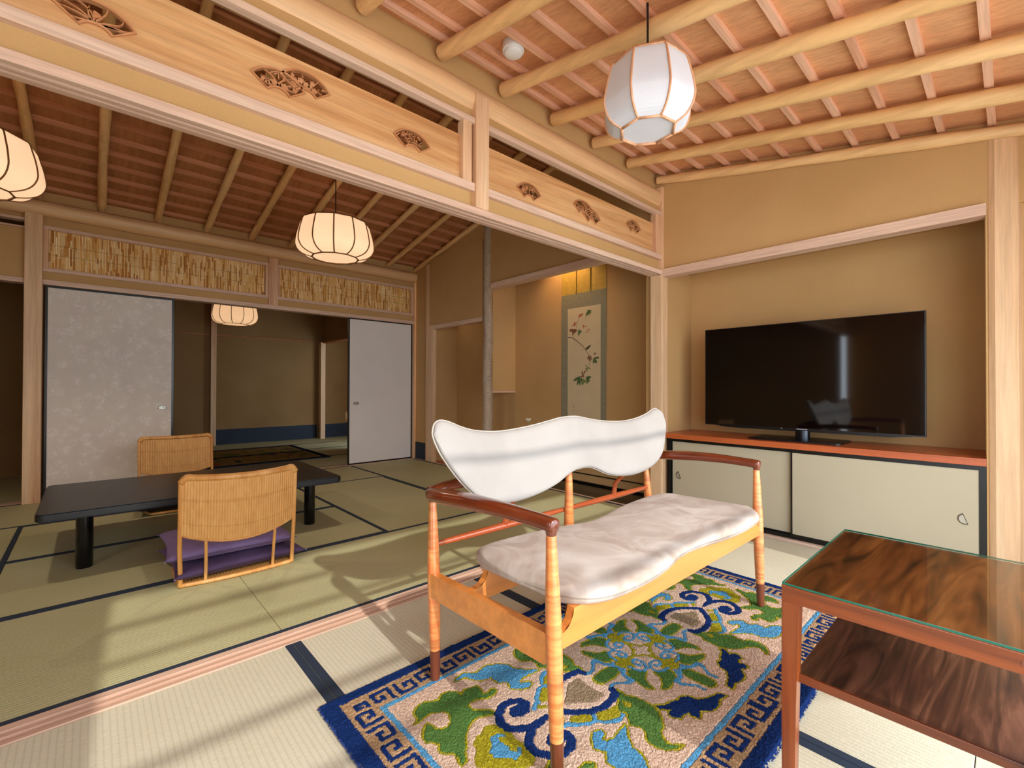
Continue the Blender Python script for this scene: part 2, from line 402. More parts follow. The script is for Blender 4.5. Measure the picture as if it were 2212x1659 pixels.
sb = bmesh.new(); box(sb, -2.6, 4.3, -.55, 9.6, -.12, -.052); obj('subfloor', sb, M['void'], fl)
# sills
bm = bmesh.new()
def sill_profile(x0, x1, y0, y1, ztop, grooves, zb=-.05, up=True, d=.010):
    pts = [(y0, zb), (y0, ztop)]
    for a, b in grooves: pts += [(a, ztop), (a, ztop-d), (b, ztop-d), (b, ztop)]
    pts += [(y1, ztop), (y1, zb)]
    return pts
pts = sill_profile(0, 0, 1.897, 2.003, .004, [(1.914, 1.936), (1.950, 1.972)], -.05)
prism(bm, pts, lambda u, v, w: (w, u, v), -2.2, 3.365)
struct('trim_1', bm, M['cedar'])
bm = bmesh.new(); box(bm, -2.2, 3.36, 5.687, 5.80, -.05, .003); struct('trim_2', bm, M['cedar'])
bm = bmesh.new(); box(bm, 3.345, 3.372, 2.0, 5.64, -.05, .004); struct('trim_3', bm, M['cedar_y'])
bm = bmesh.new(); box(bm, 3.375, 3.425, .09, 1.86, -.05, .006); struct('trim_4', bm, M['cedar_y'])

# ------------------------------------------------------------------ header between the rooms
XL = -2.6
bm = bmesh.new()
pts = [(1.897, 1.945), (1.897, 1.911)]
for a, b in ((1.915, 1.937), (1.951, 1.973)): pts += [(a, 1.911), (a, 1.924), (b, 1.924), (b, 1.911)]
pts += [(2.003, 1.911), (2.003, 1.945)]
prism(bm, pts, lambda u, v, w: (w, u, v), XL, 3.40); struct('trim_5', bm, M['cedar'])
bm = bmesh.new(); box(bm, XL, 3.40, 1.925, 1.985, 1.944, 2.03); struct('wall_header_lower', bm, M['sand'])
for k, (x0, x1) in enumerate(((XL, 1.475), (1.56, 3.375))):
    struct('trim_%d' % (6+k), B(x0, x1, 1.897, 1.990, 2.028, 2.070, bev=.003), M['cedar'])
    struct('trim_%d' % (8+k), B(x0, x1, 1.897, 1.936, 2.385, 2.414, bev=.002), M['cedar'])
struct('trim_10', boxes([(1.403, 1.458, 1.905, 1.955, 2.069, 2.386), (3.300, 3.368, 1.905, 1.955, 2.069, 2.386)], bev=.002), M['cedar_z'])
struct('trim_11', B(1.473, 1.560, 1.885, 1.995, 1.944, 2.545, bev=.004), M['cedar_z'])
bm = bmesh.new(); box(bm, XL, 3.40, 1.922, 1.948, 2.413, 2.50); struct('wall_header_upper', bm, M['sand'])
bm = bmesh.new(); wob_log(bm, (XL, 1.99, 2.53), (3.40, 1.99, 2.53), .092, 28, 60, .003, 3); struct('trim_12', bm, M['log_x'], smooth=True)
bm = bmesh.new(); box(bm, XL, 3.40, 1.965, 2.02, 2.60, 3.46); struct('wall_header_gable', bm, M['sand'])

# carved transom boards
def fan_pts(cx, cz, r0=.045, r1=.121, h=math.radians(56), n=14):
    o = [(cx+r1*math.sin(-h+2*h*i/n), cz+r1*math.cos(-h+2*h*i/n)) for i in range(n+1)]
    i_ = [(cx+r0*math.sin(h-2*h*i/n), cz+r0*math.cos(h-2*h*i/n)) for i in range(n+1)]
    return o+i_
FANS = [[(.002, 2.087)], [(.5325, 2.122), (.634, 2.160)], [(1.1245, 2.109)], [(1.909, 2.094)], [(2.415, 2.133), (2.508, 2.097)], [(3.02, 2.150)]]
def transom(x0, x1, fans, label):
    root = thing('transom_board', label, 'carved transom', ((x0+x1)/2, 1.945, 2.069))
    cut = bmesh.new()
    for grp in fans:
        for c in grp: prism(cut, fan_pts(*c), lambda u, v, w: (u, w, v), 1.90, 1.99)
    bmesh.ops.recalc_face_normals(cut, faces=cut.faces)
    cm = D.meshes.new('tmp'); cut.to_mesh(cm); cut.free(); co = D.objects.new('tmp', cm); C.objects.link(co)
    bb = bmesh.new(); box(bb, x0, x1, 1.938, 1.952, 2.068, 2.318); bmesh.ops.recalc_face_normals(bb, faces=bb.faces)
    bmm = D.meshes.new('board'); bb.to_mesh(bmm); bb.free(); bo = D.objects.new('board', bmm); C.objects.link(bo)
    md = bo.modifiers.new('b', 'BOOLEAN'); md.object = co; md.operation = 'DIFFERENCE'; md.solver = 'EXACT'; md.use_self = True
    dg = bpy.context.evaluated_depsgraph_get(); me = D.meshes.new_from_object(bo.evaluated_get(dg)); bo.modifiers.clear(); bo.data = me
    me.materials.clear(); me.materials.append(M['plank'])
    D.objects.remove(co); me.transform(Matrix.Translation(-root.location)); bo.parent = root
    for gi, grp in enumerate(fans):
        for ci, (cx, cz) in enumerate(grp):
            f = bmesh.new(); o_ = fan_pts(cx, cz); inn = fan_pts(cx, cz-.0, .052, .114, math.radians(56)-.055)
            n = len(o_); a0 = [f.verts.new((u, 1.930, v)) for u, v in o_]; a1 = [f.verts.new((u, 1.930, v)) for u, v in inn]
            b0 = [f.verts.new((u, 1.950, v)) for u, v in o_]; b1 = [f.verts.new((u, 1.950, v)) for u, v in inn]
            for i in range(n):
                j = (i+1) % n
                f.faces.new((a0[i], a0[j], a1[j], a1[i])); f.faces.new((a0[i], b0[i], b0[j], a0[j])); f.faces.new((a1[i], a1[j], b1[j], b1[i]))
                f.faces.new((b0[i], b1[i], b1[j], b0[j]))
            fr = obj('fan_frame', f, M['carve'], root)
            # openwork inside each fan: grass, plum sprays or bamboo
            g = bmesh.new(); kind = (gi+ (0 if x0 < 1 else 1)) % 3; rr = random.Random(gi*7+ci+int(x1*3))
            def P(a, r): return (cx+r*math.sin(a), cz+r*math.cos(a))
            H = math.radians(54)
            def blade(a0_, r0_, a1_, r1_, w, bend=.0):
                q = []
                for i in range(9):
                    t_ = i/8; a = a0_+(a1_-a0_)*t_+bend*math.sin(PI*t_); r = r0_+(r1_-r0_)*t_; q.append(P(a, r))
                L, R = [], []
                for i, p in enumerate(q):
                    d = Vector(q[min(i+1, 8)])-Vector(q[max(i-1, 0)]); d.normalize(); ww = w*(1-.75*i/8)
                    L.append((p[0]-d.y*ww, p[1]+d.x*ww)); R.append((p[0]+d.y*ww, p[1]-d.x*ww))
                prism(g, L+R[::-1], lambda u, v, w_: (u, w_, v), 1.936, 1.947)
            def blob(a, r, s, k=5):
                c0 = P(a, r); q = []
                for i in range(k*4):
                    an = 2*PI*i/(k*4); rad = s*(1+.22*math.cos(k*an)); q.append((c0[0]+rad*math.cos(an), c0[1]+rad*math.sin(an)))
                prism(g, q, lambda u, v, w_: (u, w_, v), 1.935, 1.947)
            if kind == 0:
                for a1_, r1_, bd in ((-H, .112, -.1), (-.75, .114, .0), (-.45, .116, .1), (-.15, .10, -.1), (.25, .115, .15), (.62, .117, .3), (.9, .116, .25), (H*.98, .10, .2), (H*.9, .08, .1), (-H*.95, .075, -.2)):
                    blade(rr.uniform(-.15, .15), .046, a1_, r1_, .0035, bd)
                blob(.02, .078, .010, 3)
            elif kind == 1:
                for a1_, r1_ in ((-H, .085), (H, .085), (-.5, .115), (.45, .114)): blade(rr.uniform(-.3, .3), .047, a1_, r1_, .0042, rr.uniform(-.25, .25))
                for _ in range(7): blob(rr.uniform(-H*.85, H*.85), rr.uniform(.062, .104), rr.uniform(.006, .0125))
                for _ in range(8): a = rr.uniform(-H*.8, H*.8); r = rr.uniform(.055, .1); blade(a, r, a+rr.uniform(-.35, .35), min(r+.03, .113), .0022)
            else:
                for a1_ in (-.62, 0.1, .62): blade(a1_*.5, .046, a1_, .116, .0026, .05)
                for _ in range(16):
                    a = rr.uniform(-H*.75, H*.75); r = rr.uniform(.06, .11); s = rr.choice((-1, 1))
                    blade(a, r, a+s*rr.uniform(.15, .32), max(.05, min(.113, r+rr.uniform(-.025, .02))), .0036, .05*s)
            obj('openwork', g, M['carve'], fr)
    return root
transom(XL, 1.405, FANS[:3], 'long carved cedar transom board with fan cutouts, left of the short post')
transom(1.559, 3.302, FANS[3:], 'shorter carved cedar transom board with four fan cutouts, right of the short post')

# corner post and right-hand main post
struct('trim_13', B(3.368, 3.402, 1.893, 2.0, 1.944, 2.62, bev=.003), M['cedar_z'])
struct('trim_14', B(3.368, 3.462, 1.893, 2.0, -.05, 1.912, bev=.008), M['post'])
bm = bmesh.new()
prism(bm, [(3.385, .055), (3.400, .078), (3.43, .092), (3.52, .092), (3.52, -.04), (3.43, -.04), (3.398, -.026), (3.384, -.005)], lambda u, v, w: (u, v, w), -.05, 2.30)
struct('trim_15', bm, M['post'])
# TV niche
struct('wall_right_upper', boxes([(3.402, 3.50, -.50, 1.98, 1.93, 2.82)]), M['sand'])
struct('trim_16', B(3.375, 3.47, .085, 1.90, 1.893, 1.955, bev=.003), M['cedar_y'])
struct('wall_right_niche', boxes([(3.885, 3.97, -.05, 2.0, -.05, 2.0), (3.405, 3.89, .020, .088, -.05, 1.985), (3.405, 3.89, 1.905, 1.990, -.05, 1.985), (3.505, 3.89, .02, 1.99, 1.99, 2.05)]), M['sand'])
struct('wall_right_front', boxes([(3.43, 3.53, -.50, -.035, -.05, 1.935)]), M['sand'])

# ------------------------------------------------------------------ ceilings
SL = .20
def cz1(y): return 2.64+.072-SL*(1.9-y)        # top of the near-room logs
ce = group_empty('ceiling')
def slope_board(x0, x1, y0, y1, zf, t_=.012, name='board', mat='ceil'):
    bm = bmesh.new(); vs = []
    for x in (x0, x1):
        for y in (y0, y1):
            for dz in (0, t_): vs.append(bm.verts.new((x, y, zf(y)+dz)))
    for q in ((0, 1, 3, 2), (4, 6, 7, 5), (0, 4, 5, 1), (2, 3, 7, 6), (0, 2, 6, 4), (1, 5, 7, 3)): bm.faces.new([vs[i] for i in q])
    return bm
slopeb = slope_board(XL, 3.45, -.47, 1.99, lambda y: cz1(y)+.024)
obj('ceiling_board', slopeb, M['ceil'], ce)
for i, y in enumerate([1.197+.189*k for k in range(-8, 4)]+[1.885]):
    bm = bmesh.new(); pts = [(y-.015, cz1(y-.015)-.002), (y+.015, cz1(y+.015)-.002), (y+.015, cz1(y+.015)+.026), (y-.015, cz1(y-.015)+.026)]
    prism(bm, pts, lambda u, v, w: (w, u, v), XL, 3.42); obj('batten', bm, M['batten'], ce)
for i in range(14):
    x = 3.371-.4165*i
    bm = bmesh.new(); r = .036 if i else .033
    wob_log(bm, (x, 1.93, 2.64+r+.006), (x, -.45, 2.64+r-SL*2.38), r, 16, 30, .005, i+10)
    obj('rafter', bm, M['log_y'], ce, smooth=True)
SF = .205
def zf2(y): return 2.614+SF*(5.678-y)
ce2 = group_empty('ceiling_far')
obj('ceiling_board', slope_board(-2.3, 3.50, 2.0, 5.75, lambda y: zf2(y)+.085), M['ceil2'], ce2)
for k in range(20):
    y = 5.60-.19*k
    bm = bmesh.new(); pts = [(y-.014, zf2(y-.014)+.058), (y+.014, zf2(y+.014)+.058), (y+.012, zf2(y+.012)+.086), (y-.012, zf2(y-.012)+.086)]
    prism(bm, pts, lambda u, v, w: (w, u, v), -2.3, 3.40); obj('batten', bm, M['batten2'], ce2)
for i in range(14):
    x = 3.355-.412*i
    bm = bmesh.new(); wob_log(bm, (x, 5.70, zf2(5.70)+.034), (x, 2.02, zf2(2.02)+.034), .031, 14, 30, .004, i+40)
    obj('rafter', bm, M['log_y'], ce2, smooth=True)
# strip of plaster between logs over the header (near room) and over the far beam
struct('wall_far_strip', boxes([(-2.3, 3.4, 5.70, 5.73, 2.58, 2.78)]), M['sand'])

# ------------------------------------------------------------------ far wall of the second room (Y = 5.7)
bm = bmesh.new(); wob_log(bm, (-2.3, 5.672, 2.537), (3.345, 5.672, 2.537), .069, 24, 50, .003, 5); struct('trim_17', bm, M['log_x'], smooth=True)
struct('trim_18', B(-.428, -.318, 5.645, 5.76, -.05, 2.56, bev=.006), M['post'])
struct('trim_19', boxes([(-.318, 3.345, 5.69, 5.80, 1.888, 1.930)], bev=.002), M['cedar'])
struct('wall_far_lintel', boxes([(-.318, 3.345, 5.715, 5.765, 1.929, 2.01), (-.318, 3.345, 5.715, 5.765, 2.395, 2.50)]), M['sand'])
struct('trim_20', boxes([(-.318, 1.476, 5.692, 5.77, 2.003, 2.036), (1.568, 3.335, 5.692, 5.77, 2.003, 2.036), (-.318, 1.476, 5.692, 5.77, 2.372, 2.402), (1.568, 3.335, 5.692, 5.77, 2.372, 2.402)], bev=.002), M['cedar'])
struct('trim_21', boxes([(-.318, -.285, 5.694, 5.765, 2.034, 2.374), (1.443, 1.475, 5.694, 5.765, 2.034, 2.374), (1.570, 1.590, 5.694, 5.765, 2.034, 2.374), (3.30, 3.335, 5.694, 5.765, 2.034, 2.374)]), M['cedar_z'])
struct('trim_22', B(1.473, 1.571, 5.68, 5.775, 1.929, 2.54, bev=.003), M['cedar_z'])
struct('trim_23', B(3.335, 3.36, 5.68, 5.80, -.05, 2.56, bev=.002), M['cedar_z'])
# left of the post: passage
struct('trim_24', boxes([(-2.3, -.428, 5.69, 5.80, 1.885, 1.925), (-2.3, -.428, 5.69, 5.77, 2.418, 2.442), (-2.3, -.428, 5.69, 5.77, 2.352, 2.368)], bev=.002), M['cedar'])
struct('wall_far_left', boxes([(-2.3, -.428, 5.715, 5.765, 1.924, 2.353), (-2.3, -.428, 5.715, 5.765, 2.441, 2.56)]), M['sand'])
# reed screens
def reed_screen(x0, x1, z0, z1, label):
    root = thing('reed_screen', label, 'reed panel', ((x0+x1)/2, 5.73, z0))
    rr = random.Random(int(x0*100)+5); co, fc, tn = [], [], []
    pitch = .0105; n = int((x1-x0)/pitch)
    for i in range(n):
        x = x0+(i+.5)*pitch; z = z0-rr.uniform(0, .14); r = pitch*.5
        while z < z1:
            L = rr.uniform(.05, .20); a = max(z, z0); b = min(z+L, z1)
            if b-a > .002:
                tv = rr.choice((rr.uniform(.2, .45), rr.uniform(.45, 1), rr.uniform(.6, 1), rr.uniform(.5, .9))); yy = 5.735-rr.uniform(0, .008); base = len(co)
                for zz in (a, b):
                    for dx, dy in ((-r, 0), (-r*.6, -r*.8), (r*.6, -r*.8), (r, 0)): co.append((x+dx, yy+dy, zz)); tn.append(tv)
                for k in range(3): fc.append((base+k, base+k+1, base+k+5, base+k+4))
                fc.append((base, base+1, base+2, base+3)); fc.append((base+4, base+7, base+6, base+5))
            z += L
    me = D.meshes.new('reeds'); me.from_pydata([tuple(Vector(c)-root.location) for c in co], [], fc)
    at = me.attributes.new('tone', 'FLOAT', 'POINT'); at.data.foreach_set('value', tn); me.materials.append(M['reed'])
    o = D.objects.new('reeds', me); C.objects.link(o); o.parent = root; o['kind'] = 'stuff'
    obj('backing', B(x0, x1, 5.738, 5.748, z0, z1), M['carve'], root)
    bm = bmesh.new()
    for z in (z0+(z1-z0)*.36, z0+(z1-z0)*.62): box(bm, x0, x1, 5.7205, 5.7225, z-.0007, z+.0007)
    obj('binding_cord', bm, M['string'], root)
reed_screen(-.285, 1.443, 2.036, 2.372, 'long woven reed transom panel above the closed blossom-paper sliding door')
reed_screen(1.590, 3.300, 2.036, 2.372, 'woven reed transom panel above the plain white sliding door, beside the alcove')

# sliding doors
def sliding_door(n, x0, x1, y, z0, z1, paper, hx, bw=.018):
    root = group_empty('door_%d' % n, ((x0+x1)/2, y, z0))
    obj('door_frame', boxes([(x0, x1, y-.012, y+.012, z0, z0+bw*.9), (x0, x1, y-.012, y+.012, z1-bw, z1), (x0, x0+bw, y-.012, y+.012, z0+bw*.9, z1-bw), (x1-bw, x1, y-.012, y+.012, z0+bw*.9, z1-bw)], bev=.0015), M['black_frame'], root)
    obj('door_panel', B(x0+bw, x1-bw, y-.008, y+.008, z0+bw*.9, z1-bw), M[paper], root)
    p = bmesh.new(); pt = []
    for i in range(32):
        a = 2*PI*i/32; pt.append((hx+.034*math.cos(a)*(1-.08*math.cos(2*a+PI)), .79+.021*math.sin(a)*(1+.12*math.cos(2*a))))
    prism(p, pt, lambda u, v, w: (u, w, v), y-.0125, y-.0075); pl = obj('door_pull', p, M['bronze'], root)
    q = bmesh.new(); pt2 = [(hx+(a-hx)*.84, .79+(b-.79)*.78) for a, b in pt]; prism(q, pt2, lambda u, v, w: (u, w, v), y-.0132, y-.0124)
    q2 = obj('pull_dish', q, M['steelpull'], pl)
    q = bmesh.new(); tube(q, crom([(hx+.001, y-.0140, .788), (hx+.012, y-.0140, .797), (hx+.024, y-.0140, .792)], 4), .0022, 6); tube(q, [(hx+.006, y-.0140, .784), (hx+.02, y-.0140, .785)], .0014, 6)
    obj('pull_emblem', q, M['ink'], pl)
sliding_door(1, -.305, .612, 5.735, .004, 1.887, 'fusuma', .523)
sliding_door(2, 2.415, 3.336, 5.735, .004, 1.893, 'fusuma_plain', 2.523)

# ------------------------------------------------------------------ alcove side (X = 3.36)
def side(*l): return boxes(l)
XB = 3.795
struct('wall_alcove_upper', side((3.372, 3.41, 2.0, 5.19, 2.19, 3.5), (3.372, 3.41, 5.385, 5.70, -.05, 2.90), (3.372, 3.41, 4.10, 5.19, 1.83, 2.20), (3.372, 3.41, 5.19, 5.40, 2.5, 2.9), (3.341, 3.372, 4.15, 5.285, 1.827, 2.72)), M['sand'])
struct('wall_alcove_back', side((XB, XB+.06, 2.0, 5.36, -.05, 2.7), (3.40, XB, 5.285, 5.34, -.05, 2.0), (3.40, XB+.06, 1.995, 2.055, -.05, 2.66), (3.40, XB, 2.0, 5.3, 2.62, 2.68)), M['sand'])
hang = group_empty('wall_alcove_divider', (3.6, 4.09, .95))
obj('plaster', B(3.43, XB, 4.075, 4.125, .955, 2.62), M['sand'], hang); obj('edge_strip', B(3.43, XB, 4.073, 4.127, .938, .956), M['cedar'], hang)
struct('trim_25', B(3.345, 3.44, 2.0, 4.02, 2.125, 2.188, bev=.003), M['cedar_y'])
struct('trim_26', B(3.350, 3.43, 4.17, 5.285, 1.772, 1.826, bev=.003), M['cedar_y'])
bm = bmesh.new(); prism(bm, [(3.352, 5.205), (3.345, 5.235), (3.345, 5.365), (3.352, 5.392), (3.43, 5.392), (3.43, 5.28), (3.40, 5.205)], lambda u, v, w: (u, v, w), -.05, 2.66)
struct('trim_27', bm, M['post'])
bm = bmesh.new(); tube(bm, [(3.375+.004*math.sin(k*1.1), 4.095+.005*math.sin(k*.7+1), -.05+3.05*k/24) for k in range(25)], [.060-.012*k/24+.0015*math.sin(k*2.3) for k in range(25)], 24)
tb = bm
struct('trim_28', tb, M['bark'], smooth=True)
bm = bmesh.new()
for _ in range(60):
    a = random.uniform(PI*.8, PI*1.9); z = random.uniform(.1, 2.9); r = .0575-.0115*z/3
    p = Vector((3.375+r*math.cos(a), 4.095+r*math.sin(a), z)); tube(bm, [p+Vector((-math.sin(a)*.008, math.cos(a)*.008, 0)), p, p-Vector((-math.sin(a)*.008, math.cos(a)*.008, 0))], [.001, .003, .001], 5)
k = obj('bark_lenticels', bm, M['ink']); k.parent = D.objects['trim_28']
# alcove floors
struct('trim_29', B(3.373, XB, 2.055, 4.03, -.05, .004, bev=.002), M['lacquer'])
struct('trim_30', boxes([(3.78, XB, 2.055, 5.28, .0045, .022), (3.785, XB, 2.055, 5.28, .098, .108)]), M['black_frame'])
struct('trim_31', B(3.373, XB, 4.16, 5.28, -.05, .004), M['shelf_red'])
struct('baseboard_alcove', B(3.366, 3.3715, 5.393, 5.68, .0, .235), M['navy'])

# ------------------------------------------------------------------ bedroom beyond
struct('wall_bedroom_back', boxes([(-.6, 3.40, 9.22, 9.28, -.05, 2.6), (3.40, 3.45, 9.0, 9.28, -.05, 2.6) if 0 else (3.40, 4.2, 9.22, 9.28, -.05, 2.6)]), M['sand_dimmed'])
struct('wall_bedroom_right', boxes([(3.40, 3.46, 5.80, 7.2, -.05, 2.6), (4.1, 4.16, 7.2, 9.28, -.05, 2.6), (3.36, 3.40, 5.76, 9.22, 1.85, 2.6)]), M['sand_dimmed'])
struct('wall_bedroom_left', boxes([(-.42, -.36, 5.77, 9.28, -.05, 2.6)]), M['sand_dimmed'])
struct('ceiling_bedroom', boxes([(-.5, 4.3, 5.78, 9.3, 2.55, 2.60)]), M['ceil2'])
struct('baseboard_bedroom', boxes([(1.58, 3.26, 9.205, 9.219, 0, .262), (4.085, 4.099, 7.2, 9.2, 0, .27), (3.30, 4.1, 9.205, 9.219, 0, .262)]), M['navy'])
struct('trim_32', B(1.485, 1.565, 9.14, 9.225, -.05, 2.55, bev=.004), M['post'])
struct('trim_33', B(3.26, 3.345, 9.00, 9.09, -.05, 1.86, bev=.004), M['post'])
struct('trim_34', boxes([(-.35, 3.34, 9.19, 9.22, 1.872, 1.895), (3.30, 3.40, 5.80, 9.2, 1.845, 1.875)]), M['ceil2'])
# passage, outer walls
struct('wall_passage', boxes([(-2.3, -.42, 7.4, 7.45, -.05, 2.6), (-2.35, -2.3, 5.7, 7.45, -.05, 2.6), (-2.3, -.42, 5.78, 7.45, 2.50, 2.55)]), M['sand_dimmed'])
struct('wall_left', boxes([(-2.66, -2.60, -.5, -.40, -.05, 2.8), (-2.66, -2.60, .90, 1.97, -.05, 2.8), (-2.66, -2.60, -.40, .90, 2.0, 2.8), (-2.30, -2.24, 1.98, 5.72, -.05, 3.5)]), M['sand'])

# ------------------------------------------------------------------ window side (behind the viewer)
WY = -.45; WX0, WX1 = -.30, 3.02
struct('wall_window', boxes([(-2.6, WX0, WY-.05, WY, -.05, 2.05), (WX1, 3.5, WY-.05, WY, -.05, 2.05), (-2.6, 3.5, WY-.05, WY, 2.045, 2.30)]), M['sand'])
wn = group_empty('window_1', (1.5, WY, 0))
obj('window_frame', boxes([(WX0, WX1, WY-.06, WY, -.05, .04), (WX0, WX1, WY-.06, WY, 2.01, 2.05), (WX0-.02, WX0+.02, WY-.05, WY+.01, .04, 2.01), (WX1-.03, WX1+.01, WY-.05, WY, .04, 2.01)]), M['cedar'], wn)
bm = bmesh.new()
for z in (1.79, 1.60, 1.21, 1.01): box(bm, WX0, WX1, WY-.03, WY-.008, z-.012, z+.012)
obj('window_bars', bm, M['cedar'], wn)
for n_, (px_, ya, yb_) in ((2, (-2.63, -.40, .90)),):  # unseen side window, added to fill cabinet, wall and ceiling with daylight
    wq = group_empty('window_%d' % n_, (px_, (ya+yb_)/2, 0))
    obj('window_frame', boxes([(px_-.03, px_+.03, ya, yb_, -.05, .02), (px_-.03, px_+.03, ya, yb_, 1.965, 2.005), (px_-.03, px_+.03, ya, ya+.03, .02, 1.965), (px_-.03, px_+.03, yb_-.03, yb_, .02, 1.965)]), M['cedar'], wq)
    obj('window_bars', boxes([(px_-.012, px_+.012, ya, yb_, z-.01, z+.01) for z in (.7, 1.3)]), M['cedar'], wq)
    pq = D.lights.new('added_side_daylight', 'AREA'); pq.shape = 'RECTANGLE'; pq.size = 2.0; pq.size_y = yb_-ya; pq.energy = 1; pq.cycles.is_portal = True
    qo = D.objects.new('added_side_daylight', pq); C.objects.link(qo); qo.location = (px_-.05, (ya+yb_)/2, 1.0); qo.rotation_euler = (0, math.radians(-90), 0)
# gathered curtain at the window's left side
bm = bmesh.new(); P0 = []
for i in range(60):
    x = -.9+.72*i/59; P0.append((x, WY+.10+.028*math.sin(x*52)))
vs = [[bm.verts.new((x+(.02*math.sin(z*2.3) if i > 50 else 0), y, z)) for z in [0.02+1.97*j/12 for j in range(13)]] for i, (x, y) in enumerate(P0)]
for a, b in zip(vs, vs[1:]):
    for j in range(12): bm.faces.new((a[j], b[j], b[j+1], a[j+1]))
cu = obj('curtain', bm, M['curtain'], None, smooth='all'); tag(cu, 'gathered beige curtain beside the window behind the viewer', 'curtain')
sm = cu.modifiers.new('s', 'SOLIDIFY'); sm.thickness = .003
struct('trim_35', B(-2.6, 3.5, -.62, -.515, -.05, .0), M['cedar'])
struct('floor_bounce', boxes([(-14, 18, -16, -.65, -.30, -.25), (-14, -2.75, -.65, 14, -.30, -.25)]), M['bounce_ground'])  # unseen outdoor ground, added to bounce light up to the ceiling

# ------------------------------------------------------------------ TV cabinet and counter
cab = thing('media_cabinet', 'low built-in cabinet with two cream paper sliding doors in black frames', 'cabinet', (3.42, .98, 0))
obj('cabinet_frame', boxes([(3.408, 3.46, .089, .107, 0.008, .598), (3.408, 3.46, 1.846, 1.862, 0.008, .598), (3.408, 3.46, .107, 1.846, .583, .598), (3.408, 3.46, .107, 1.846, 0.008, .030)]), M['black_frame'], cab)
obj('cabinet_body', boxes([(3.46, 3.88, .09, 1.90, .01, .03), (3.47, 3.88, .09, 1.90, .58, .597), (3.87, 3.884, .09, 1.90, .03, .58)]), M['black_frame'], cab)
def cab_door(y0, y1, x, hy, flip):
    d = obj('sliding_door', B(x-.006, x+.006, y0+.010, y1-.010, .040, .574), M['door_paper'], cab)
    fr = obj('door_edge', boxes([(x-.009, x+.009, y0, y0+.010, .030, .583), (x-.009, x+.009, y1-.010, y1, .030, .583), (x-.009, x+.009, y0+.01, y1-.01, .030, .040), (x-.009, x+.009, y0+.01, y1-.01, .574, .583)]), M['black_frame'], d)
    pts = [(-.001, -.030)]+[(.026*math.sin(PI*i/12)*(-1), -.030+.060*i/12) for i in range(13)]
    pts = [(-.030*math.sqrt(max(0, 1-((.030-.060*i/12)/.030)**2)), .030-.060*i/12) for i in range(13)]
    s = 1 if flip else -1
    rot = .35
    def T(u, v, k=1.0): u *= k; v *= k; c_, s_ = math.cos(rot), math.sin(rot); return (hy-(u*c_-v*s_+.008), .311+(u*s_+v*c_))
    b = bmesh.new(); prism(b, [T(u, v) for u, v in pts], lambda u, v, w: (w, u, v), x-.0105, x-.006); p = obj('pull', b, M['bronze'], d)
    b = bmesh.new(); prism(b, [T(u-.003, v, .80) for u, v in pts], lambda u, v, w: (w, u, v), x-.0115, x-.0104); obj('pull_dish', b, M['steelpull'], p)
cab_door(.975, 1.846, 3.438, 1.785, False)
cab_door(.107, .990, 3.418, .175, True)
ctr = obj('counter_top', B(3.398, 3.884, .089, 1.902, .5985, .638, bev=.002), M['shelf_red']); tag(ctr, 'long reddish wood counter board on top of the low cabinet', 'counter')

# television
tv = thing('television', 'large black flat-screen television on a flat stand in the niche', 'television', (3.62, .98, .638))
obj('screen', B(3.600, 3.606, .342, 1.645, .722, 1.456, bev=.001), M['tv_screen'], tv)
obj('bezel', boxes([(3.601, 3.618, .338, .3425, .716, 1.460), (3.601, 3.618, 1.6445, 1.649, .716, 1.460), (3.601, 3.618, .342, 1.645, 1.4555, 1.460), (3.598, 3.618, .342, 1.645, .714, .7225)]), M['tv_body'], tv)
bm = bmesh.new(); prism(bm, [(.36, .716), (.50, .700), (1.48, .700), (1.62, .716), (1.62, 1.30), (.36, 1.30)], lambda u, v, w: (w, u, v), 3.6185, 3.662); obj('rear_housing', bm, M['tv_body'], tv)
bm = bmesh.new(); prism(bm, [(.733+.02, 3.475), (1.275-.02, 3.475), (1.285, 3.49), (1.285, 3.77), (1.275, 3.79), (.745, 3.79), (.733, 3.77), (.733, 3.49)], lambda u, v, w: (v, u, w), .6385, .648); obj('base_plate', bm, M['tv_body'], tv)
bm = bmesh.new(); pp = [(.98+.045*math.cos(2*PI*k/24), 3.63+.03*math.sin(2*PI*k/24)) for k in range(24)]; prism(bm, pp, lambda u, v, w: (v, u, w), .6482, .708); obj('stem', bm, M['tv_stem'], tv, smooth=True)
bm = bmesh.new()
for k in range(9): y = 1.005-k*.0075; box(bm, 3.5965, 3.5978, y-.0026, y+.0026, .716, .7205)
obj('maker_mark', bm, M['silver'], tv)
obj('status_light', B(3.5965, 3.5978, 1.098, 1.106, .716, .7195), M['silver'], tv)

# ------------------------------------------------------------------ sofa bench
SX, SY = 1.55, .78
sofa = thing('sofa_bench', 'curvy cream two-seat sofa bench with honey wood frame, standing on the rug', 'sofa', (1.55, 1.05, .012))
def leg_prof(p0, p1, rs):
    n = len(rs); return [tuple(Vector(p0).lerp(Vector(p1), i/(n-1))) for i in range(n)], rs
def leg(bx_, by_, tx, ty, tz, name='leg'):
    p0 = Vector((bx_, by_, .0195)); p1 = Vector((tx, ty, tz)); L = []
    rs = []
    for i in range(26):
        t_ = i/25; z = t_
        if t_ < .60: r = .0150+(.0215-.0150)*math.sin(t_/.60*PI/2)
        else: r = .0215-(.0215-.0125)*((t_-.60)/.40)**1.15
        L.append(p0.lerp(p1, t_)); rs.append(r)
    k = 4
    bm = bmesh.new(); tube(bm, L[k:], rs[k:], 20); lg = obj(name, bm, M['maple'], sofa, smooth=True)
    bm = bmesh.new(); tube(bm, L[:k+1], [r+.0002 for r in rs[:k+1]], 20); obj('foot_tip', bm, M['walnut_tip'], lg, smooth=True)
    return lg
DX = .69
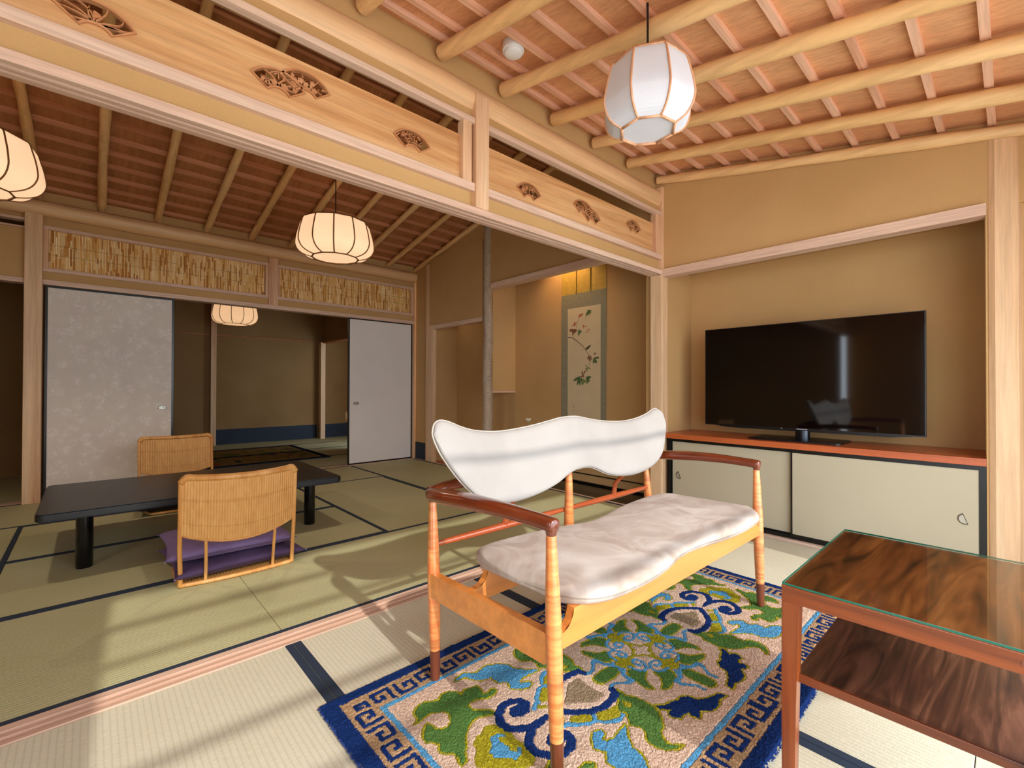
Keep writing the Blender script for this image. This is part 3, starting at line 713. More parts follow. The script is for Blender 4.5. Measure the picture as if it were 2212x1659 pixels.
for s in (-1, 1):
    leg(SX+s*(DX-.005), .770, SX+s*(DX+.0), .790, .640)
    leg(SX+s*(DX+.0), 1.315, SX+s*(DX-.01), 1.352, .615)
leg(SX, 1.315, SX, 1.318, .675)
# seat rails front and back with scooped ends
def rail(y, zt=.428, th=.024, zb=.338, ybow=0):
    h0 = DX-.01; pts = [(-h0, zb), (h0, zb)]
    cur = [(h0, .378), (h0-.018, .379), (h0-.034, .386), (h0-.047, .398), (h0-.055, .413), (h0-.058, zt)]
    pts += cur+[(-u, v) for u, v in cur[::-1]]
    bm = bmesh.new(); prism(bm, pts, lambda u, v, w: (SX+u, w, v), y-th/2, y+th/2)
    es = [e for e in bm.edges if abs(e.verts[0].co.y-e.verts[1].co.y) < 1e-6]
    return bm
obj('seat_rail', rail(.782), M['maple_x'], sofa); obj('seat_rail', rail(1.13), M['maple_x'], sofa)
for s in (-1, 1):
    bm = bmesh.new(); x = SX+s*(DX+.001)
    prism(bm, [(.800, .300), (1.325, .292), (1.335, .300), (1.335, .362), (1.32, .372), (.80, .382), (.792, .375), (.792, .308)], lambda u, v, w: (w, u, v), x-.013, x+.013)
    obj('side_rail', bm, M['maple_x'], sofa)
# spindle stretchers behind the seat
for s in (-1, 1):
    a = (SX+s*.012, 1.338, .462); b = (SX+s*(DX-.02), 1.338, .462)
    pts = [Vector(a).lerp(Vector(b), i/12) for i in range(13)]
    bm = bmesh.new(); tube(bm, pts, [.0055+.0085*math.sin(PI*(.08+.84*i/12))**.7 for i in range(13)], 14); obj('stretcher', bm, M['teak_x'], sofa, smooth=True)
    bm = bmesh.new(); x = SX+s*.36; tube(bm, [(x, 1.336, .462), (x, 1.325, .53), (x, 1.255, .60)], [.011, .010, .009], 8, sx=1.3); obj('back_bracket', bm, M['teak_x'], sofa, smooth=True)
# seat cushion
def colcurve(pts, xs):
    P = crom([(a, b, 0) for a, b in pts], 10); X = np.array([p.x for p in P]); Y = np.array([p.y for p in P])
    o = np.argsort(X, kind='stable'); return np.interp(xs, X[o], Y[o])
nu, nv = 97, 41
u = np.linspace(-1, 1, nu); xs = .645*np.sin(u*PI/2)
ax = np.abs(xs)
front = colcurve([(0, .768), (.08, .760), (.18, .735), (.30, .717), (.42, .713), (.52, .720), (.59, .750), (.630, .81), (.645, .955)], ax)
back = colcurve([(0, 1.205), (.1, 1.212), (.2, 1.228), (.32, 1.243), (.45, 1.247), (.54, 1.240), (.60, 1.21), (.635, 1.12), (.645, .957)], ax)
v = np.linspace(0, 1, nv); vv = .5-.5*np.cos(v*PI)
Xg = np.repeat(xs[:, None], nv, 1); Yg = front[:, None]+(back-front)[:, None]*vv[None, :]
dedge = np.minimum(np.minimum(Yg-front[:, None], back[:, None]-Yg), (.645-np.abs(Xg))*.9+.0)
e = np.clip(dedge/.045, 0, 1); rnd = np.sqrt(1-(1-e)**2)
crown = .012*np.clip(dedge/.2, 0, 1)
saddle = .012*(np.abs(Xg)/.63)**2-.008*np.exp(-(Xg/.12)**2)
tilt = -.03*(Yg-.72)/.5
zc = .438+saddle+tilt*.3
top = zc+.026*rnd+crown; bot = zc-.025*rnd
Xc = np.concatenate([Xg, Xg[:, ::-1]], 1); Yc = np.concatenate([Yg, Yg[:, ::-1]], 1); Zc = np.concatenate([top, bot[:, ::-1]], 1)
so = grid_mesh('seat', (SX+Xc).T, Yc.T, Zc.T, M['suede'], sofa, closed_u=True, flip=False)
# back cushion
nu, nv = 121, 33
u = np.linspace(-1, 1, nu); W_ = .728; xs = W_*np.sin(u*PI/2); ax = np.abs(xs)
topz = colcurve([(0, .873), (.06, .870), (.13, .858), (.25, .841), (.40, .832), (.52, .842), (.60, .862), (.655, .883), (.69, .888), (.715, .876), (.728, .848)], ax)
botz = colcurve([(0, .660), (.05, .655), (.10, .640), (.17, .612), (.27, .590), (.38, .582), (.48, .592), (.57, .622), (.64, .680), (.70, .765), (.722, .815), (.728, .846)], ax)
v = np.linspace(0, 1, nv); vv = .5-.5*np.cos(v*PI)
Xg = np.repeat(xs[:, None], nv, 1); Zg = botz[:, None]+(topz-botz)[:, None]*vv[None, :]
dedge = np.minimum(np.minimum(Zg-botz[:, None], topz[:, None]-Zg), (W_-np.abs(Xg)))
rnd = np.sqrt(1-(1-np.clip(dedge/.022, 0, 1))**2)
def backplane(x, z): return 1.208+.33*(z-.58)+.030*np.sin(np.clip(np.abs(x)/.62, 0, 1)*PI)**1.0+.02*np.clip((np.abs(x)-.55)/.18, 0, 1)*(-1)
Yb = backplane(Xg, Zg)
Xc = np.concatenate([Xg, Xg[:, ::-1]], 1); Zc = np.concatenate([Zg, Zg[:, ::-1]], 1)
Yc = np.concatenate([Yb-.013*rnd-.002-.006*np.clip(dedge/.1, 0, 1), (Yb+.016*rnd+.002)[:, ::-1]], 1)
bo = grid_mesh('backrest', (SX+Xc).T, Yc.T, Zc.T, M['cloth'], sofa, closed_u=True)
# piping round the back cushion
loop = [(xs[i], topz[i]) for i in range(nu)]+[(xs[i], botz[i]) for i in range(nu-2, 0, -1)]
bm = bmesh.new(); L = [Vector((SX+x, float(backplane(np.array(x), np.array(z)))+.004, z)) for x, z in loop[::2]]; L += [L[0]]
tube(bm, L, .0036, 8, cap=False); obj('piping', bm, M['piping'], bo, smooth='all')
# arms
for s in (-1, 1):
    cx = SX
    P = [(SX+s*(DX-.012), 1.372, .632), (SX+s*(DX-.006), 1.345, .634), (SX+s*(DX+.005), 1.29, .640), (SX+s*(DX+.010), 1.20, .648), (SX+s*(DX+.012), 1.08, .655), (SX+s*(DX+.008), .95, .658), (SX+s*(DX+.003), .85, .656), (SX+s*(DX), .80, .654), (SX+s*DX, .772, .652)]
    pts = crom(P, 5); n = len(pts); R = []; SXs = []
    for i in range(n):
        t_ = i/(n-1)
        h_ = np.interp(t_, [0, .04, .12, .25, .45, .7, .9, .97, 1], [.006, .018, .021, .022, .023, .019, .019, .018, .006]); w_ = np.interp(t_, [0, .04, .12, .2, .35, .55, .75, .9, .97, 1], [.006, .019, .024, .034, .042, .032, .020, .020, .018, .006])
        R.append(float(h_)); SXs.append(float(w_/h_))
    bm = bmesh.new(); tube(bm, pts, R, 20, sx=SXs, sup=.8); am = obj('armrest', bm, M['teak'], sofa, smooth='all')
    # wing joining the arm to the back cushion, and collars on the legs
    bm = bmesh.new(); Q = crom([(SX+s*(DX-.004), 1.365, .636), (SX+s*(DX-.05), 1.352, .648), (SX+s*(DX-.10), 1.315, .664), (SX+s*(DX-.135), 1.272, .676)], 4)
    tube(bm, Q, [.017]*len(Q), 12, sx=1.7, sup=.8); obj('arm_wing', bm, M['teak'], am, smooth='all')
    for (a, b_, z) in ((SX+s*DX, .789, .638), (SX+s*(DX-.01), 1.351, .618)):
        bm = bmesh.new(); lathe(bm, [(0, -.012), (.0128, -.012), (.0150, -.002), (.0172, .006), (.0165, .014), (0, .014)], (a, b_, z), 20); obj('leg_collar', bm, M['walnut_tip'], am, smooth=True)

# ------------------------------------------------------------------ rug with a tufted medallion pattern
RUG = {'G1':[(0.822,0.238),(0.806,0.252),(0.8,0.283),(0.781,0.297),(0.756,0.3),(0.716,0.277),(0.697,0.293),(0.673,0.292),(0.649,0.267),(0.649,0.249),(0.626,0.263),(0.586,0.252),(0.587,0.228),(0.597,0.209),(0.579,0.199),(0.558,0.208),(0.55,0.198),(0.569,0.184),(0.598,0.186),(0.624,0.203),(0.651,0.207),(0.666,0.192),(0.663,0.168),(0.633,0.143),(0.616,0.112),(0.641,0.123),(0.673,0.14),(0.694,0.138),(0.714,0.127),(0.738,0.11),(0.758,0.082),(0.778,0.06),(0.795,0.032),(0.81,0.03),(0.801,0.057),(0.798,0.076),(0.823,0.096),(0.823,0.111),(0.811,0.125),(0.818,0.141),(0.835,0.157),(0.832,0.18),(0.815,0.203),(0.797,0.215),(0.79,0.197),(0.791,0.184),(0.777,0.166),(0.755,0.165),(0.737,0.178),(0.723,0.207),(0.735,0.23),(0.764,0.25),(0.788,0.247),(0.802,0.242)],'Y1':[(0.672,0.095),(0.654,0.087),(0.639,0.065),(0.636,0.04),(0.641,0.012),(0.645,-0.011),(0.638,-0.033),(0.639,-0.047),(0.646,-0.079),(0.661,-0.098),(0.682,-0.119),(0.798,-0.014),(0.769,0.028),(0.75,0.044),(0.745,0.065),(0.724,0.082),(0.704,0.08),(0.691,0.09)],'L1':[(0.693,0.054),(0.67,0.049),(0.655,0.033),(0.659,0.023),(0.675,0.038),(0.683,0.024),(0.678,-0.002),(0.685,-0.02),(0.671,-0.038),(0.657,-0.045),(0.681,-0.053),(0.698,-0.046),(0.725,-0.022),(0.731,0.012),(0.71,0.028)],'Lb':[(0.624,0.32),(0.608,0.331),(0.578,0.336),(0.543,0.308),(0.498,0.316),(0.457,0.3),(0.433,0.27),(0.431,0.238),(0.407,0.208),(0.371,0.176),(0.403,0.18),(0.441,0.184),(0.467,0.177),(0.467,0.162),(0.443,0.155),(0.443,0.14),(0.466,0.132),(0.49,0.147),(0.508,0.17),(0.494,0.201),(0.521,0.219),(0.52,0.248),(0.517,0.257),(0.552,0.266),(0.571,0.283),(0.584,0.314),(0.607,0.32)],'N1':[(0.562,0.066),(0.581,0.074),(0.572,0.088),(0.548,0.085),(0.546,0.063),(0.524,0.082),(0.529,0.106),(0.554,0.123),(0.584,0.124),(0.618,0.105),(0.636,0.074),(0.634,0.043),(0.612,0.021),(0.582,0.002),(0.541,-0.001),(0.518,-0.005)],'G2':[(0.261,0.069),(0.257,0.087),(0.264,0.108),(0.246,0.131),(0.243,0.159),(0.244,0.19),(0.253,0.213),(0.274,0.235),(0.298,0.253),(0.318,0.257),(0.335,0.273),(0.347,0.293),(0.339,0.311),(0.319,0.328),(0.345,0.32),(0.369,0.302),(0.379,0.279),(0.376,0.251),(0.35,0.233),(0.348,0.207),(0.359,0.186),(0.338,0.165),(0.322,0.15),(0.335,0.132),(0.32,0.115),(0.295,0.105),(0.282,0.084)],'Yc':[(0.29,0.11),(0.28,0.126),(0.281,0.138),(0.299,0.146),(0.31,0.131)],'Nb':[(0.233,0.194),(0.212,0.21),(0.179,0.218),(0.16,0.229),(0.136,0.227),(0.114,0.247),(0.111,0.267),(0.081,0.287),(0.031,0.302),(0.024,0.322),(0.059,0.314),(0.09,0.324),(0.123,0.322),(0.154,0.297),(0.184,0.312),(0.194,0.294),(0.186,0.277),(0.205,0.269),(0.228,0.274),(0.239,0.25),(0.233,0.237),(0.214,0.236),(0.238,0.208)],'N2':[(0.493,-0.018),(0.467,0.015),(0.44,0.046),(0.403,0.073),(0.358,0.087),(0.309,0.087),(0.276,0.076),(0.268,0.056)],'H':[(0.363,-0.059),(0.319,-0.056),(0.297,-0.028),(0.312,0.002),(0.309,0.025),(0.304,0.051),(0.325,0.058),(0.358,0.055),(0.387,0.035),(0.435,0.004)],'Y2':[(0.464,0.045),(0.41,0.082),(0.428,0.101),(0.438,0.1),(0.482,0.069),(0.479,0.054)],'Y3':[(0.394,0.09),(0.351,0.105),(0.319,0.11),(0.339,0.135),(0.357,0.148),(0.396,0.13),(0.417,0.111)],'Y4':[(0.489,0.022),(0.479,0.037),(0.503,0.055),(0.512,0.042)],'L2':[(0.521,0.05),(0.488,0.066),(0.48,0.079),(0.445,0.102),(0.424,0.105),(0.409,0.089),(0.419,0.109),(0.399,0.133),(0.373,0.151),(0.341,0.145)],'R':[(-0.021,0.018),(-0.002,0.035),(0.012,0.035),(0.025,0.023)],'Y5':[(-0.01,0.089),(0.018,0.106),(0.035,0.13),(0.008,0.148),(-0.025,0.142),(-0.03,0.113),(-0.05,0.103),(-0.066,0.088),(-0.055,0.074),(-0.03,0.071),(-0.022,0.087)],'Y6':[(-0.001,0.037),(-0.005,0.077),(-0.005,0.103)],'S1':[(-0.03,0.08),(-0.04,0.075),(-0.05,0.083),(-0.041,0.099),(-0.016,0.092),(-0.013,0.074),(-0.033,0.06),(-0.055,0.065),(-0.075,0.081),(-0.072,0.1),(-0.044,0.116),(-0.025,0.126)],'S2':[(0.045,0.079),(0.048,0.09),(0.027,0.093),(0.013,0.08),(0.022,0.066),(0.049,0.064),(0.073,0.081),(0.074,0.105),(0.053,0.121),(0.026,0.122)],'G5':[(0.084,0.104),(0.097,0.139),(0.123,0.158),(0.147,0.167),(0.126,0.179),(0.091,0.173),(0.056,0.167),(0.037,0.145),(0.042,0.128),(0.062,0.112)],'G6':[(-0.08,0.1),(-0.069,0.118),(-0.039,0.121),(-0.028,0.147),(-0.044,0.164),(-0.073,0.175),(-0.101,0.172),(-0.129,0.175),(-0.152,0.158),(-0.117,0.15),(-0.097,0.131),(-0.093,0.112)],'G7':[(0.005,0.153),(0.019,0.182),(0.023,0.21),(0.022,0.24),(0.019,0.266),(0.005,0.276),(-0.01,0.255),(-0.015,0.221),(-0.02,0.193),(-0.02,0.17)],'S3':[(0.017,0.139),(0.039,0.176),(0.079,0.187),(0.066,0.208),(0.045,0.237),(0.046,0.261)],'S4':[(-0.009,0.157),(-0.036,0.179),(-0.07,0.178),(-0.073,0.201),(-0.036,0.224),(-0.013,0.238),(-0.026,0.262)]}
CXR, CYR = 1.509+.018, .9425
RX0, RX1, RY0, RY1 = .524, 2.532, .435, 1.450
def seg_d(px, py, a, b):
    ax_, ay_ = a; bx_, by_ = b; dx, dy = bx_-ax_, by_-ay_; L2 = dx*dx+dy*dy+1e-12
    t_ = np.clip(((px-ax_)*dx+(py-ay_)*dy)/L2, 0, 1); return np.hypot(px-ax_-t_*dx, py-ay_-t_*dy)
def poly_sd(px, py, pts):
    d = np.full(px.shape, 9.); ins = np.zeros(px.shape, bool); n = len(pts)
    for i in range(n):
        a, b = pts[i], pts[(i+1) % n]; d = np.minimum(d, seg_d(px, py, a, b))
        c = ((a[1] > py) != (b[1] > py)) & (px < (b[0]-a[0])*(py-a[1])/((b[1]-a[1]) if abs(b[1]-a[1]) > 1e-9 else 1e-9)+a[0]); ins ^= c
    return np.where(ins, -d, d)
def line_sd(px, py, pts, w):
    d = np.full(px.shape, 9.)
    for a, b in zip(pts, pts[1:]): d = np.minimum(d, seg_d(px, py, a, b))
    return d-w
def snoise(shape, cell, amp):
    g = rng.normal(size=(int(shape[0]/cell)+3, int(shape[1]/cell)+3)); i = np.linspace(0, g.shape[0]-2.01, shape[0]); j = np.linspace(0, g.shape[1]-2.01, shape[1])
    i0 = i.astype(int); j0 = j.astype(int); fi = (i-i0)[:, None]; fj = (j-j0)[None, :]
    return amp*((g[i0][:, j0]*(1-fi)+g[i0+1][:, j0]*fi)*(1-fj)+(g[i0][:, j0+1]*(1-fi)+g[i0+1][:, j0+1]*fi)*fj)
NX, NY = 720, 364
gx = np.linspace(RX0, RX1, NX); gy = np.linspace(RY0, RY1, NY)
GX, GY = np.meshgrid(gx, gy, indexing='ij')
JX = GX+snoise(GX.shape, 1.5, .0017); JY = GY+snoise(GX.shape, 1.5, .0017)
cols = {'C': lin('#dcbca4'), 'G': lin('#587d3e'), 'Y': lin('#a89c26'), 'L': lin('#5a9cc6'), 'N': lin('#1a336b'), 'T': lin('#9b8468'), 'B': lin('#b8956f')}
col = np.zeros((NX, NY, 4)); hgt = np.zeros((NX, NY)); reg = np.zeros((NX, NY), int)
def paint(mask, c, h=None):
    col[mask] = cols[c]; reg[mask] = 'CGYLNTB'.index(c)+1
qx = np.abs(JX-CXR); qy = np.abs(JY-CYR)
paint(np.ones_like(GX, bool), 'C')
def outlined(k, c, w=.007, oc='Y'):
    d = poly_sd(qx, qy, RUG[k]); paint(d < w, oc) if oc else None; paint(d < 0, c)
paint(line_sd(qx, qy, RUG['L2'], .009) < 0, 'L')
for k in ('Y2', 'Y3', 'Y4'): outlined(k, 'Y', 0, None)
outlined('G2', 'G'); outlined('Yc', 'Y', 0, None)
outlined('G1', 'G')
outlined('Y1', 'Y', 0, None); outlined('L1', 'L', 0, None)
outlined('Lb', 'L'); outlined('Nb', 'N')
outlined('H', 'T', 0, None)
paint(line_sd(qx, qy, RUG['N2'], .0125) < 0, 'N'); paint(line_sd(qx, qy, RUG['N1'], .0135) < 0, 'N'); paint(np.hypot(qx-.563, qy-.072) < .022, 'N')
q0x, q0y = qx, qy
for sw in (0, 1):
    qx, qy = (q0x, q0y) if not sw else (q0y, q0x)
    outlined('G5', 'G'); outlined('G7', 'G')
    paint(line_sd(qx, qy, RUG['S3'], .0065) < 0, 'L'); paint(line_sd(qx, qy, [(.0, .150), (.042, .176), (.078, .178), (.076, .200)], .007) < 0, 'L')
    outlined('Y5', 'Y', 0, None); paint(line_sd(qx, qy, [(.0, .045), (.0, .13)], .009) < 0, 'Y')
    paint(poly_sd(qx, qy, [(-.01, .085), (.03, .09), (.045, .11), (.03, .135), (-.01, .142)]) < 0, 'Y')
    paint(line_sd(qx, qy, RUG['S2'], .0055) < 0, 'L')
qx, qy = q0x, q0y
rr0 = np.hypot(qx, qy); paint(np.abs(rr0-.038+.009*np.cos(4*np.arctan2(qy, qx)+PI)) < .0075, 'Y')
# border: navy edge, key pattern, tan and light blue lines
ins = np.minimum(np.minimum(JX-RX0, RX1-JX), np.minimum(JY-RY0, RY1-JY))
paint(ins < .150, 'L'); paint(ins < .134, 'B')
KEY = ["#######.", "#.....#.", "#.###.#.", "#.#...#.", "#.#####.", "#.......", "########"]
K1 = np.array([[c == '#' for c in r] for r in ["#######..", "#.....#..", "#.###.#..", "#.#.#.#..", "#.#...#..", "#.#######", "#........"]])
cell = .0134; kt0 = .060
nearX = np.minimum(JX-RX0, RX1-JX) < np.minimum(JY-RY0, RY1-JY)
along = np.where(nearX, JY-CYR, JX-CXR); dep = ins-kt0
rowi = np.floor(dep/cell).astype(int); ci = np.floor(np.abs(along)/cell).astype(int); tile = ci//6; cc = ci % 6
PAT = np.array([[c == '#' for c in r] for r in ["#####.", "#...#.", "#.#.#.", "#.###.", "#....."]])
ok = (rowi >= 0) & (rowi < 5); rr_ = np.clip(rowi, 0, 4); odd = (tile % 2) == 1
rr2 = np.where(odd, 4-rr_, rr_); cc2 = np.where(odd, np.where(cc < 5, 4-cc, 5), cc)
km = ok & PAT[rr2, cc2]
paint(km, 'N')
paint(ins < .0585, 'B'); paint(ins < .046, 'N')
paint((ins > .034) & (ins < .040), 'B') if 0 else None
# carve lines between colours, pile height
edge = np.zeros_like(hgt); edge[1:] += reg[1:] != reg[:-1]; edge[:, 1:] += reg[:, 1:] != reg[:, :-1]
col[..., :3] *= (1+snoise(GX.shape, 2.2, .05)+snoise(GX.shape, 30, .03))[..., None]
Z = .0150+snoise(GX.shape, 1.2, .0009)+snoise(GX.shape, 9, .0005)-.0018*np.clip(edge, 0, 1)
ee = np.minimum(np.minimum(GX-RX0, RX1-GX), np.minimum(GY-RY0, RY1-GY)); Z = Z*np.clip((ee+.004)/.012, .0, 1)**.5+.002
GX2 = GX+np.where(ee < .004, snoise(GX.shape, 2, .0025), 0); GY2 = GY+np.where(ee < .004, snoise(GX.shape, 2, .0025)+snoise(GX.shape, 40, .003), 0)
rug = grid_mesh('rug', GX2, GY2, np.maximum(Z, .003), M['rug'], None, tone=col, tname='Col', smooth=False)
tag(rug, 'blue-bordered wool rug with green, yellow and blue flowers under the sofa bench', 'rug')
# soft wool tips along the edges
bm = bmesh.new()
rr = random.Random(3)
for k in range(2600):
    sd = rr.choice('XXYY'); L = rr.uniform(.004, .009)
    if sd == 'X': x = rr.uniform(RX0, RX1); y, dy = rr.choice(((RY0+.002, -1), (RY1-.002, 1))); p = Vector((x, y, .006)); q = p+Vector((rr.uniform(-.004, .004), dy*L, rr.uniform(-.003, .004)))
    else: y = rr.uniform(RY0, RY1); x, dx = rr.choice(((RX0+.002, -1), (RX1-.002, 1))); p = Vector((x, y, .006)); q = p+Vector((dx*L, rr.uniform(-.004, .004), rr.uniform(-.003, .004)))
    w = (q-p).cross(Vector((0, 0, 1))).normalized()*.0022
    a = bm.verts.new(p-w); b = bm.verts.new(p+w); c = bm.verts.new(q); d = bm.verts.new(p+Vector((0, 0, .004)))
    bm.faces.new((a, b, c)); bm.faces.new((a, c, d)); bm.faces.new((b, d, c))
fr = obj('wool_fringe', bm, m_plain('navy_wool', '#1a3370', .95), None); fr.parent = rug; fr['kind'] = 'stuff'

# ------------------------------------------------------------------ side table
TX0, TX1, TY0, TY1 = 1.212, 1.822, -.052, .372
st = thing('side_table', 'rosewood side table with tapered legs and lower shelf, right foreground', 'table', (1.52, .16, 0))
obj('table_top', B(TX0+.004, TX1-.004, TY0+.004, TY1-.004, .505, .5345, bev=.001), M['rose_top'], st)
obj('apron', boxes([(TX0, TX0+.022, TY0, TY1, .496, .5335), (TX1-.022, TX1, TY0, TY1, .496, .5335), (TX0+.022, TX1-.022, TY0, TY0+.022, .496, .5335), (TX0+.022, TX1-.022, TY1-.022, TY1, .496, .5335)], bev=.0015), M['rose_y'], st)
for sx_, x in ((1, TX0), (-1, TX1)):
    for sy_, y in ((1, TY0), (-1, TY1)):
        bm = bmesh.new(); vs = []
        for z, w in ((0, .026), (.25, .030), (.4965, .036)):
            vs.append([bm.verts.new((x+sx_*a*min(w, .034), y+sy_*b*w, z)) for a, b in ((0, 0), (1, 0), (1, 1), (0, 1))])
        for a, b in zip(vs, vs[1:]):
            for k in range(4): bm.faces.new((a[k], a[(k+1) % 4], b[(k+1) % 4], b[k]))
        bm.faces.new(vs[0]); bm.faces.new(vs[-1])
        bmesh.ops.bevel(bm, geom=[e for e in bm.edges if abs(e.verts[0].co.z-e.verts[1].co.z) > .01], offset=.002, segments=2, affect='EDGES')
        obj('leg', bm, M['rose'], st)
sh = obj('shelf', B(TX0+.020, TX1-.020, TY0+.012, TY1-.022, .311, .326, bev=.002), M['rose_shelf'], st)
obj('shelf_edge', boxes([(TX0+.0185, TX0+.0265, TY0+.012, TY1-.022, .309, .328)], bev=.001), M['rose_y'], sh)
obj('inlay_plug', B(TX0-.0008, TX0+.001, -.033, -.010, .512, .521, bev=.0004), M['walnut_tip'], st)
gb = bmesh.new(); box(gb, TX0+.001, TX1-.001, TY0+.001, TY1-.001,   .5348, .5398, bev=.0006)
gb.faces.ensure_lookup_table()
bmesh.ops.recalc_face_normals(gb, faces=gb.faces)
for f in gb.faces: f.material_index = 0 if abs(f.normal.z) > .9 else 1
go = obj('glass_sheet', gb, None, None, mats=[M['glass'], M['glass_edge']]); tag(go, 'clear glass sheet with green edges lying on the side table', 'glass top')

# ------------------------------------------------------------------ low black table
lt = thing('low_table', 'long low black lacquer table between the two rattan floor chairs', 'table', (.58, 3.87, 0))
bm = bmesh.new(); x0, x1, y0, y1, r = -.212, 1.382, 3.375, 4.35, .035; pts = []
for cx, cy, a0 in ((x1-r, y1-r, 0), (x0+r, y1-r, 90), (x0+r, y0+r, 180), (x1-r, y0+r, 270)):
    for k in range(6): a = math.radians(a0+18*k); pts.append((cx+r*math.cos(a), cy+r*math.sin(a)))
prism(bm, pts, lambda u, v, w: (u, v, w), .295, .337)
bmesh.ops.bevel(bm, geom=[e for e in bm.edges if e.calc_length() > 0 and abs(e.verts[0].co.z-e.verts[1].co.z) < 1e-5 and len(e.link_faces) == 2 and abs(e.calc_face_angle(0)) > .8], offset=.006, segments=3, affect='EDGES')
t = NT('worn_lacquer'); v = t.coord((.3, 1, 1)); f = t.noise(v, 18, 4); g = t.noise(t.coord((.2, 1, 1)), 120, 3)
t.base(t.ramp(f, [(.3, '#0c0c0e'), (.7, '#18171a')])); t.set(Roughness=.34, Specular_IOR_Level=.5); t.bump(g, .15, .0008); M['lacq_worn'] = t.m
obj('table_top', bm, M['lacq_worn'], lt)
for x in (-.022, 1.182):
    for y in (3.475, 4.24):
        bm = bmesh.new(); lathe(bm, [(0, 0), (.034, 0), (.037, .004), (.037, .294), (0, .294)], (x, y, 0), 28); obj('leg', bm, M['lacquer'], lt, smooth=True)

# ------------------------------------------------------------------ rattan floor chairs and cushions
def floor_chair(label, near=True):
    """built facing +Y with its back at y=0, width along x; returns root"""
    root = thing('floor_chair', label, 'floor chair', (0, 0, 0), 'rattan floor chairs at the low table')
    W2 = .262
    def yb(u, z): return -.055*(1-u*u)*(.35+.65*min(1, z/.25))-.045*max(0, z-.05)/.5
    # woven back
    nu, nv = 300, 110
    u = np.linspace(-1, 1, nu); v = np.linspace(0, 1, nv); U, V = np.meshgrid(u, v, indexing='ij')
    zb = .270-.055*(1-U**2); zt = .556-.012*(1-U**2); Zz = zb+(zt-zb)*V
    NR = 44; ph = (U+1)/2*NR; rib = np.abs(np.sin(PI*ph)); wv = np.sin(V*2*PI*46+PI*(np.floor(ph) % 2))
    Yy = -.055*(1-U**2)-.045*np.maximum(0, Zz-.05)/.5
    off = .0028*rib+.0009*wv*rib
    tone = np.clip(.25+.55*rib+.16*wv*rib-.22*((np.abs(V-.62) < .03) | (np.abs(V-.22) < .012)), 0, 1)
    Xx = U*W2
    Xc = np.concatenate([Xx, Xx[:, ::-1]], 1); Zc = np.concatenate([Zz, Zz[:, ::-1]], 1); Yc = np.concatenate([Yy-.004-off, (Yy+.004+off)[:, ::-1]], 1); Tc = np.concatenate([tone, tone[:, ::-1]], 1)
    grid_mesh('woven_back', Xc.T, Yc.T, Zc.T, M['weave'], root, closed_u=True, tone=Tc.T)
    # rolled top edge, bottom cane, uprights, struts
    bm = bmesh.new(); T_ = [(u_*W2, yb(u_, .55), .556-.012*(1-u_*u_)) for u_ in np.linspace(-1, 1, 25)]
    T_ = [(-W2+.0, yb(-1, .5)-.0, .528)]+T_[1:-1]+[(W2, yb(1, .5), .528)]
    tube(bm, crom(T_, 3), .0165, 12); tr = obj('rolled_top_edge', bm, M['rattan'], root, smooth='all')
    bm = bmesh.new(); tube(bm, [(u_*W2, yb(u_, .25)-.001, .268-.055*(1-u_*u_)) for u_ in np.linspace(-1, 1, 25)], .0065, 10); obj('lower_cane', bm, M['rattan'], root, smooth='all')
    for s in (-1, 1):
        bm = bmesh.new(); tube(bm, crom([(s*(W2-.004), .0, .008), (s*(W2-.004), -.004, .06), (s*W2, yb(1, .2), .2), (s*W2, yb(1, .35), .35), (s*W2, yb(1, .53), .535)], 5), .0105, 12); obj('upright', bm, M['rattan'], root, smooth='all')
        bm = bmesh.new(); x = s*.155; tube(bm, crom([(x, -.014, .014), (x, -.030, .10), (x*1.02, yb(.6, .235), .235)], 4), .008, 10); obj('strut', bm, M['rattan'], root, smooth='all')
    # seat frame and woven seat on the floor
    bm = bmesh.new(); F = crom([(-W2+.004, 0, .013), (-.13, -.018, .013), (0, -.024, .013), (.13, -.018, .013), (W2-.004, 0, .013)], 5)
    tube(bm, F, .011, 10); obj('base_rail', bm, M['rattan'], root, smooth='all')
    bm = bmesh.new(); tube(bm, crom([(-W2+.004, 0, .013), (-W2, .25, .013), (-W2+.03, .45, .013), (-W2+.08, .485, .013), (0, .495, .013), (W2-.08, .485, .013), (W2-.03, .45, .013), (W2, .25, .013), (W2-.004, 0, .013)], 6), .010, 10); obj('seat_frame', bm, M['rattan'], root, smooth='all')
    nu, nv = 160, 150; u = np.linspace(-1, 1, nu); v = np.linspace(0, 1, nv); U, V = np.meshgrid(u, v, indexing='ij')
    ph = (U+1)/2*36; rib = np.abs(np.sin(PI*ph)); wv = np.sin(V*2*PI*40+PI*(np.floor(ph) % 2)); Y0 = -.018*(1-U**2)+.003
    Ys = Y0+(.475-Y0)*V; Zs = .014+.004*rib+.001*wv
    Xs = U*(W2-.012-.05*np.clip((V-.85)/.15, 0, 1)**2)
    Xc = np.concatenate([Xs, Xs[:, ::-1]], 1); Yc = np.concatenate([Ys, Ys[:, ::-1]], 1); Zc = np.concatenate([Zs, (Zs*0+.008)[:, ::-1]], 1); Tc = np.concatenate([.25+.6*rib, (.25+.6*rib)[:, ::-1]], 1)
    grid_mesh('woven_seat', Xc.T, Yc.T, Zc.T, M['weave'], root, closed_u=True, tone=Tc.T)
    return root
def copy_tree(o, parent=None):
    c = o.copy(); C.objects.link(c); c.parent = parent
    for ch in [x for x in D.objects if x.parent == o]: copy_tree(ch, c)
    return c
ch1 = floor_chair('rattan floor chair with curved woven back, nearer the viewer, holding purple cushions')
ch1.location = (.588, 2.778, 0); ch1.rotation_euler = (0, 0, math.radians(-1.5))
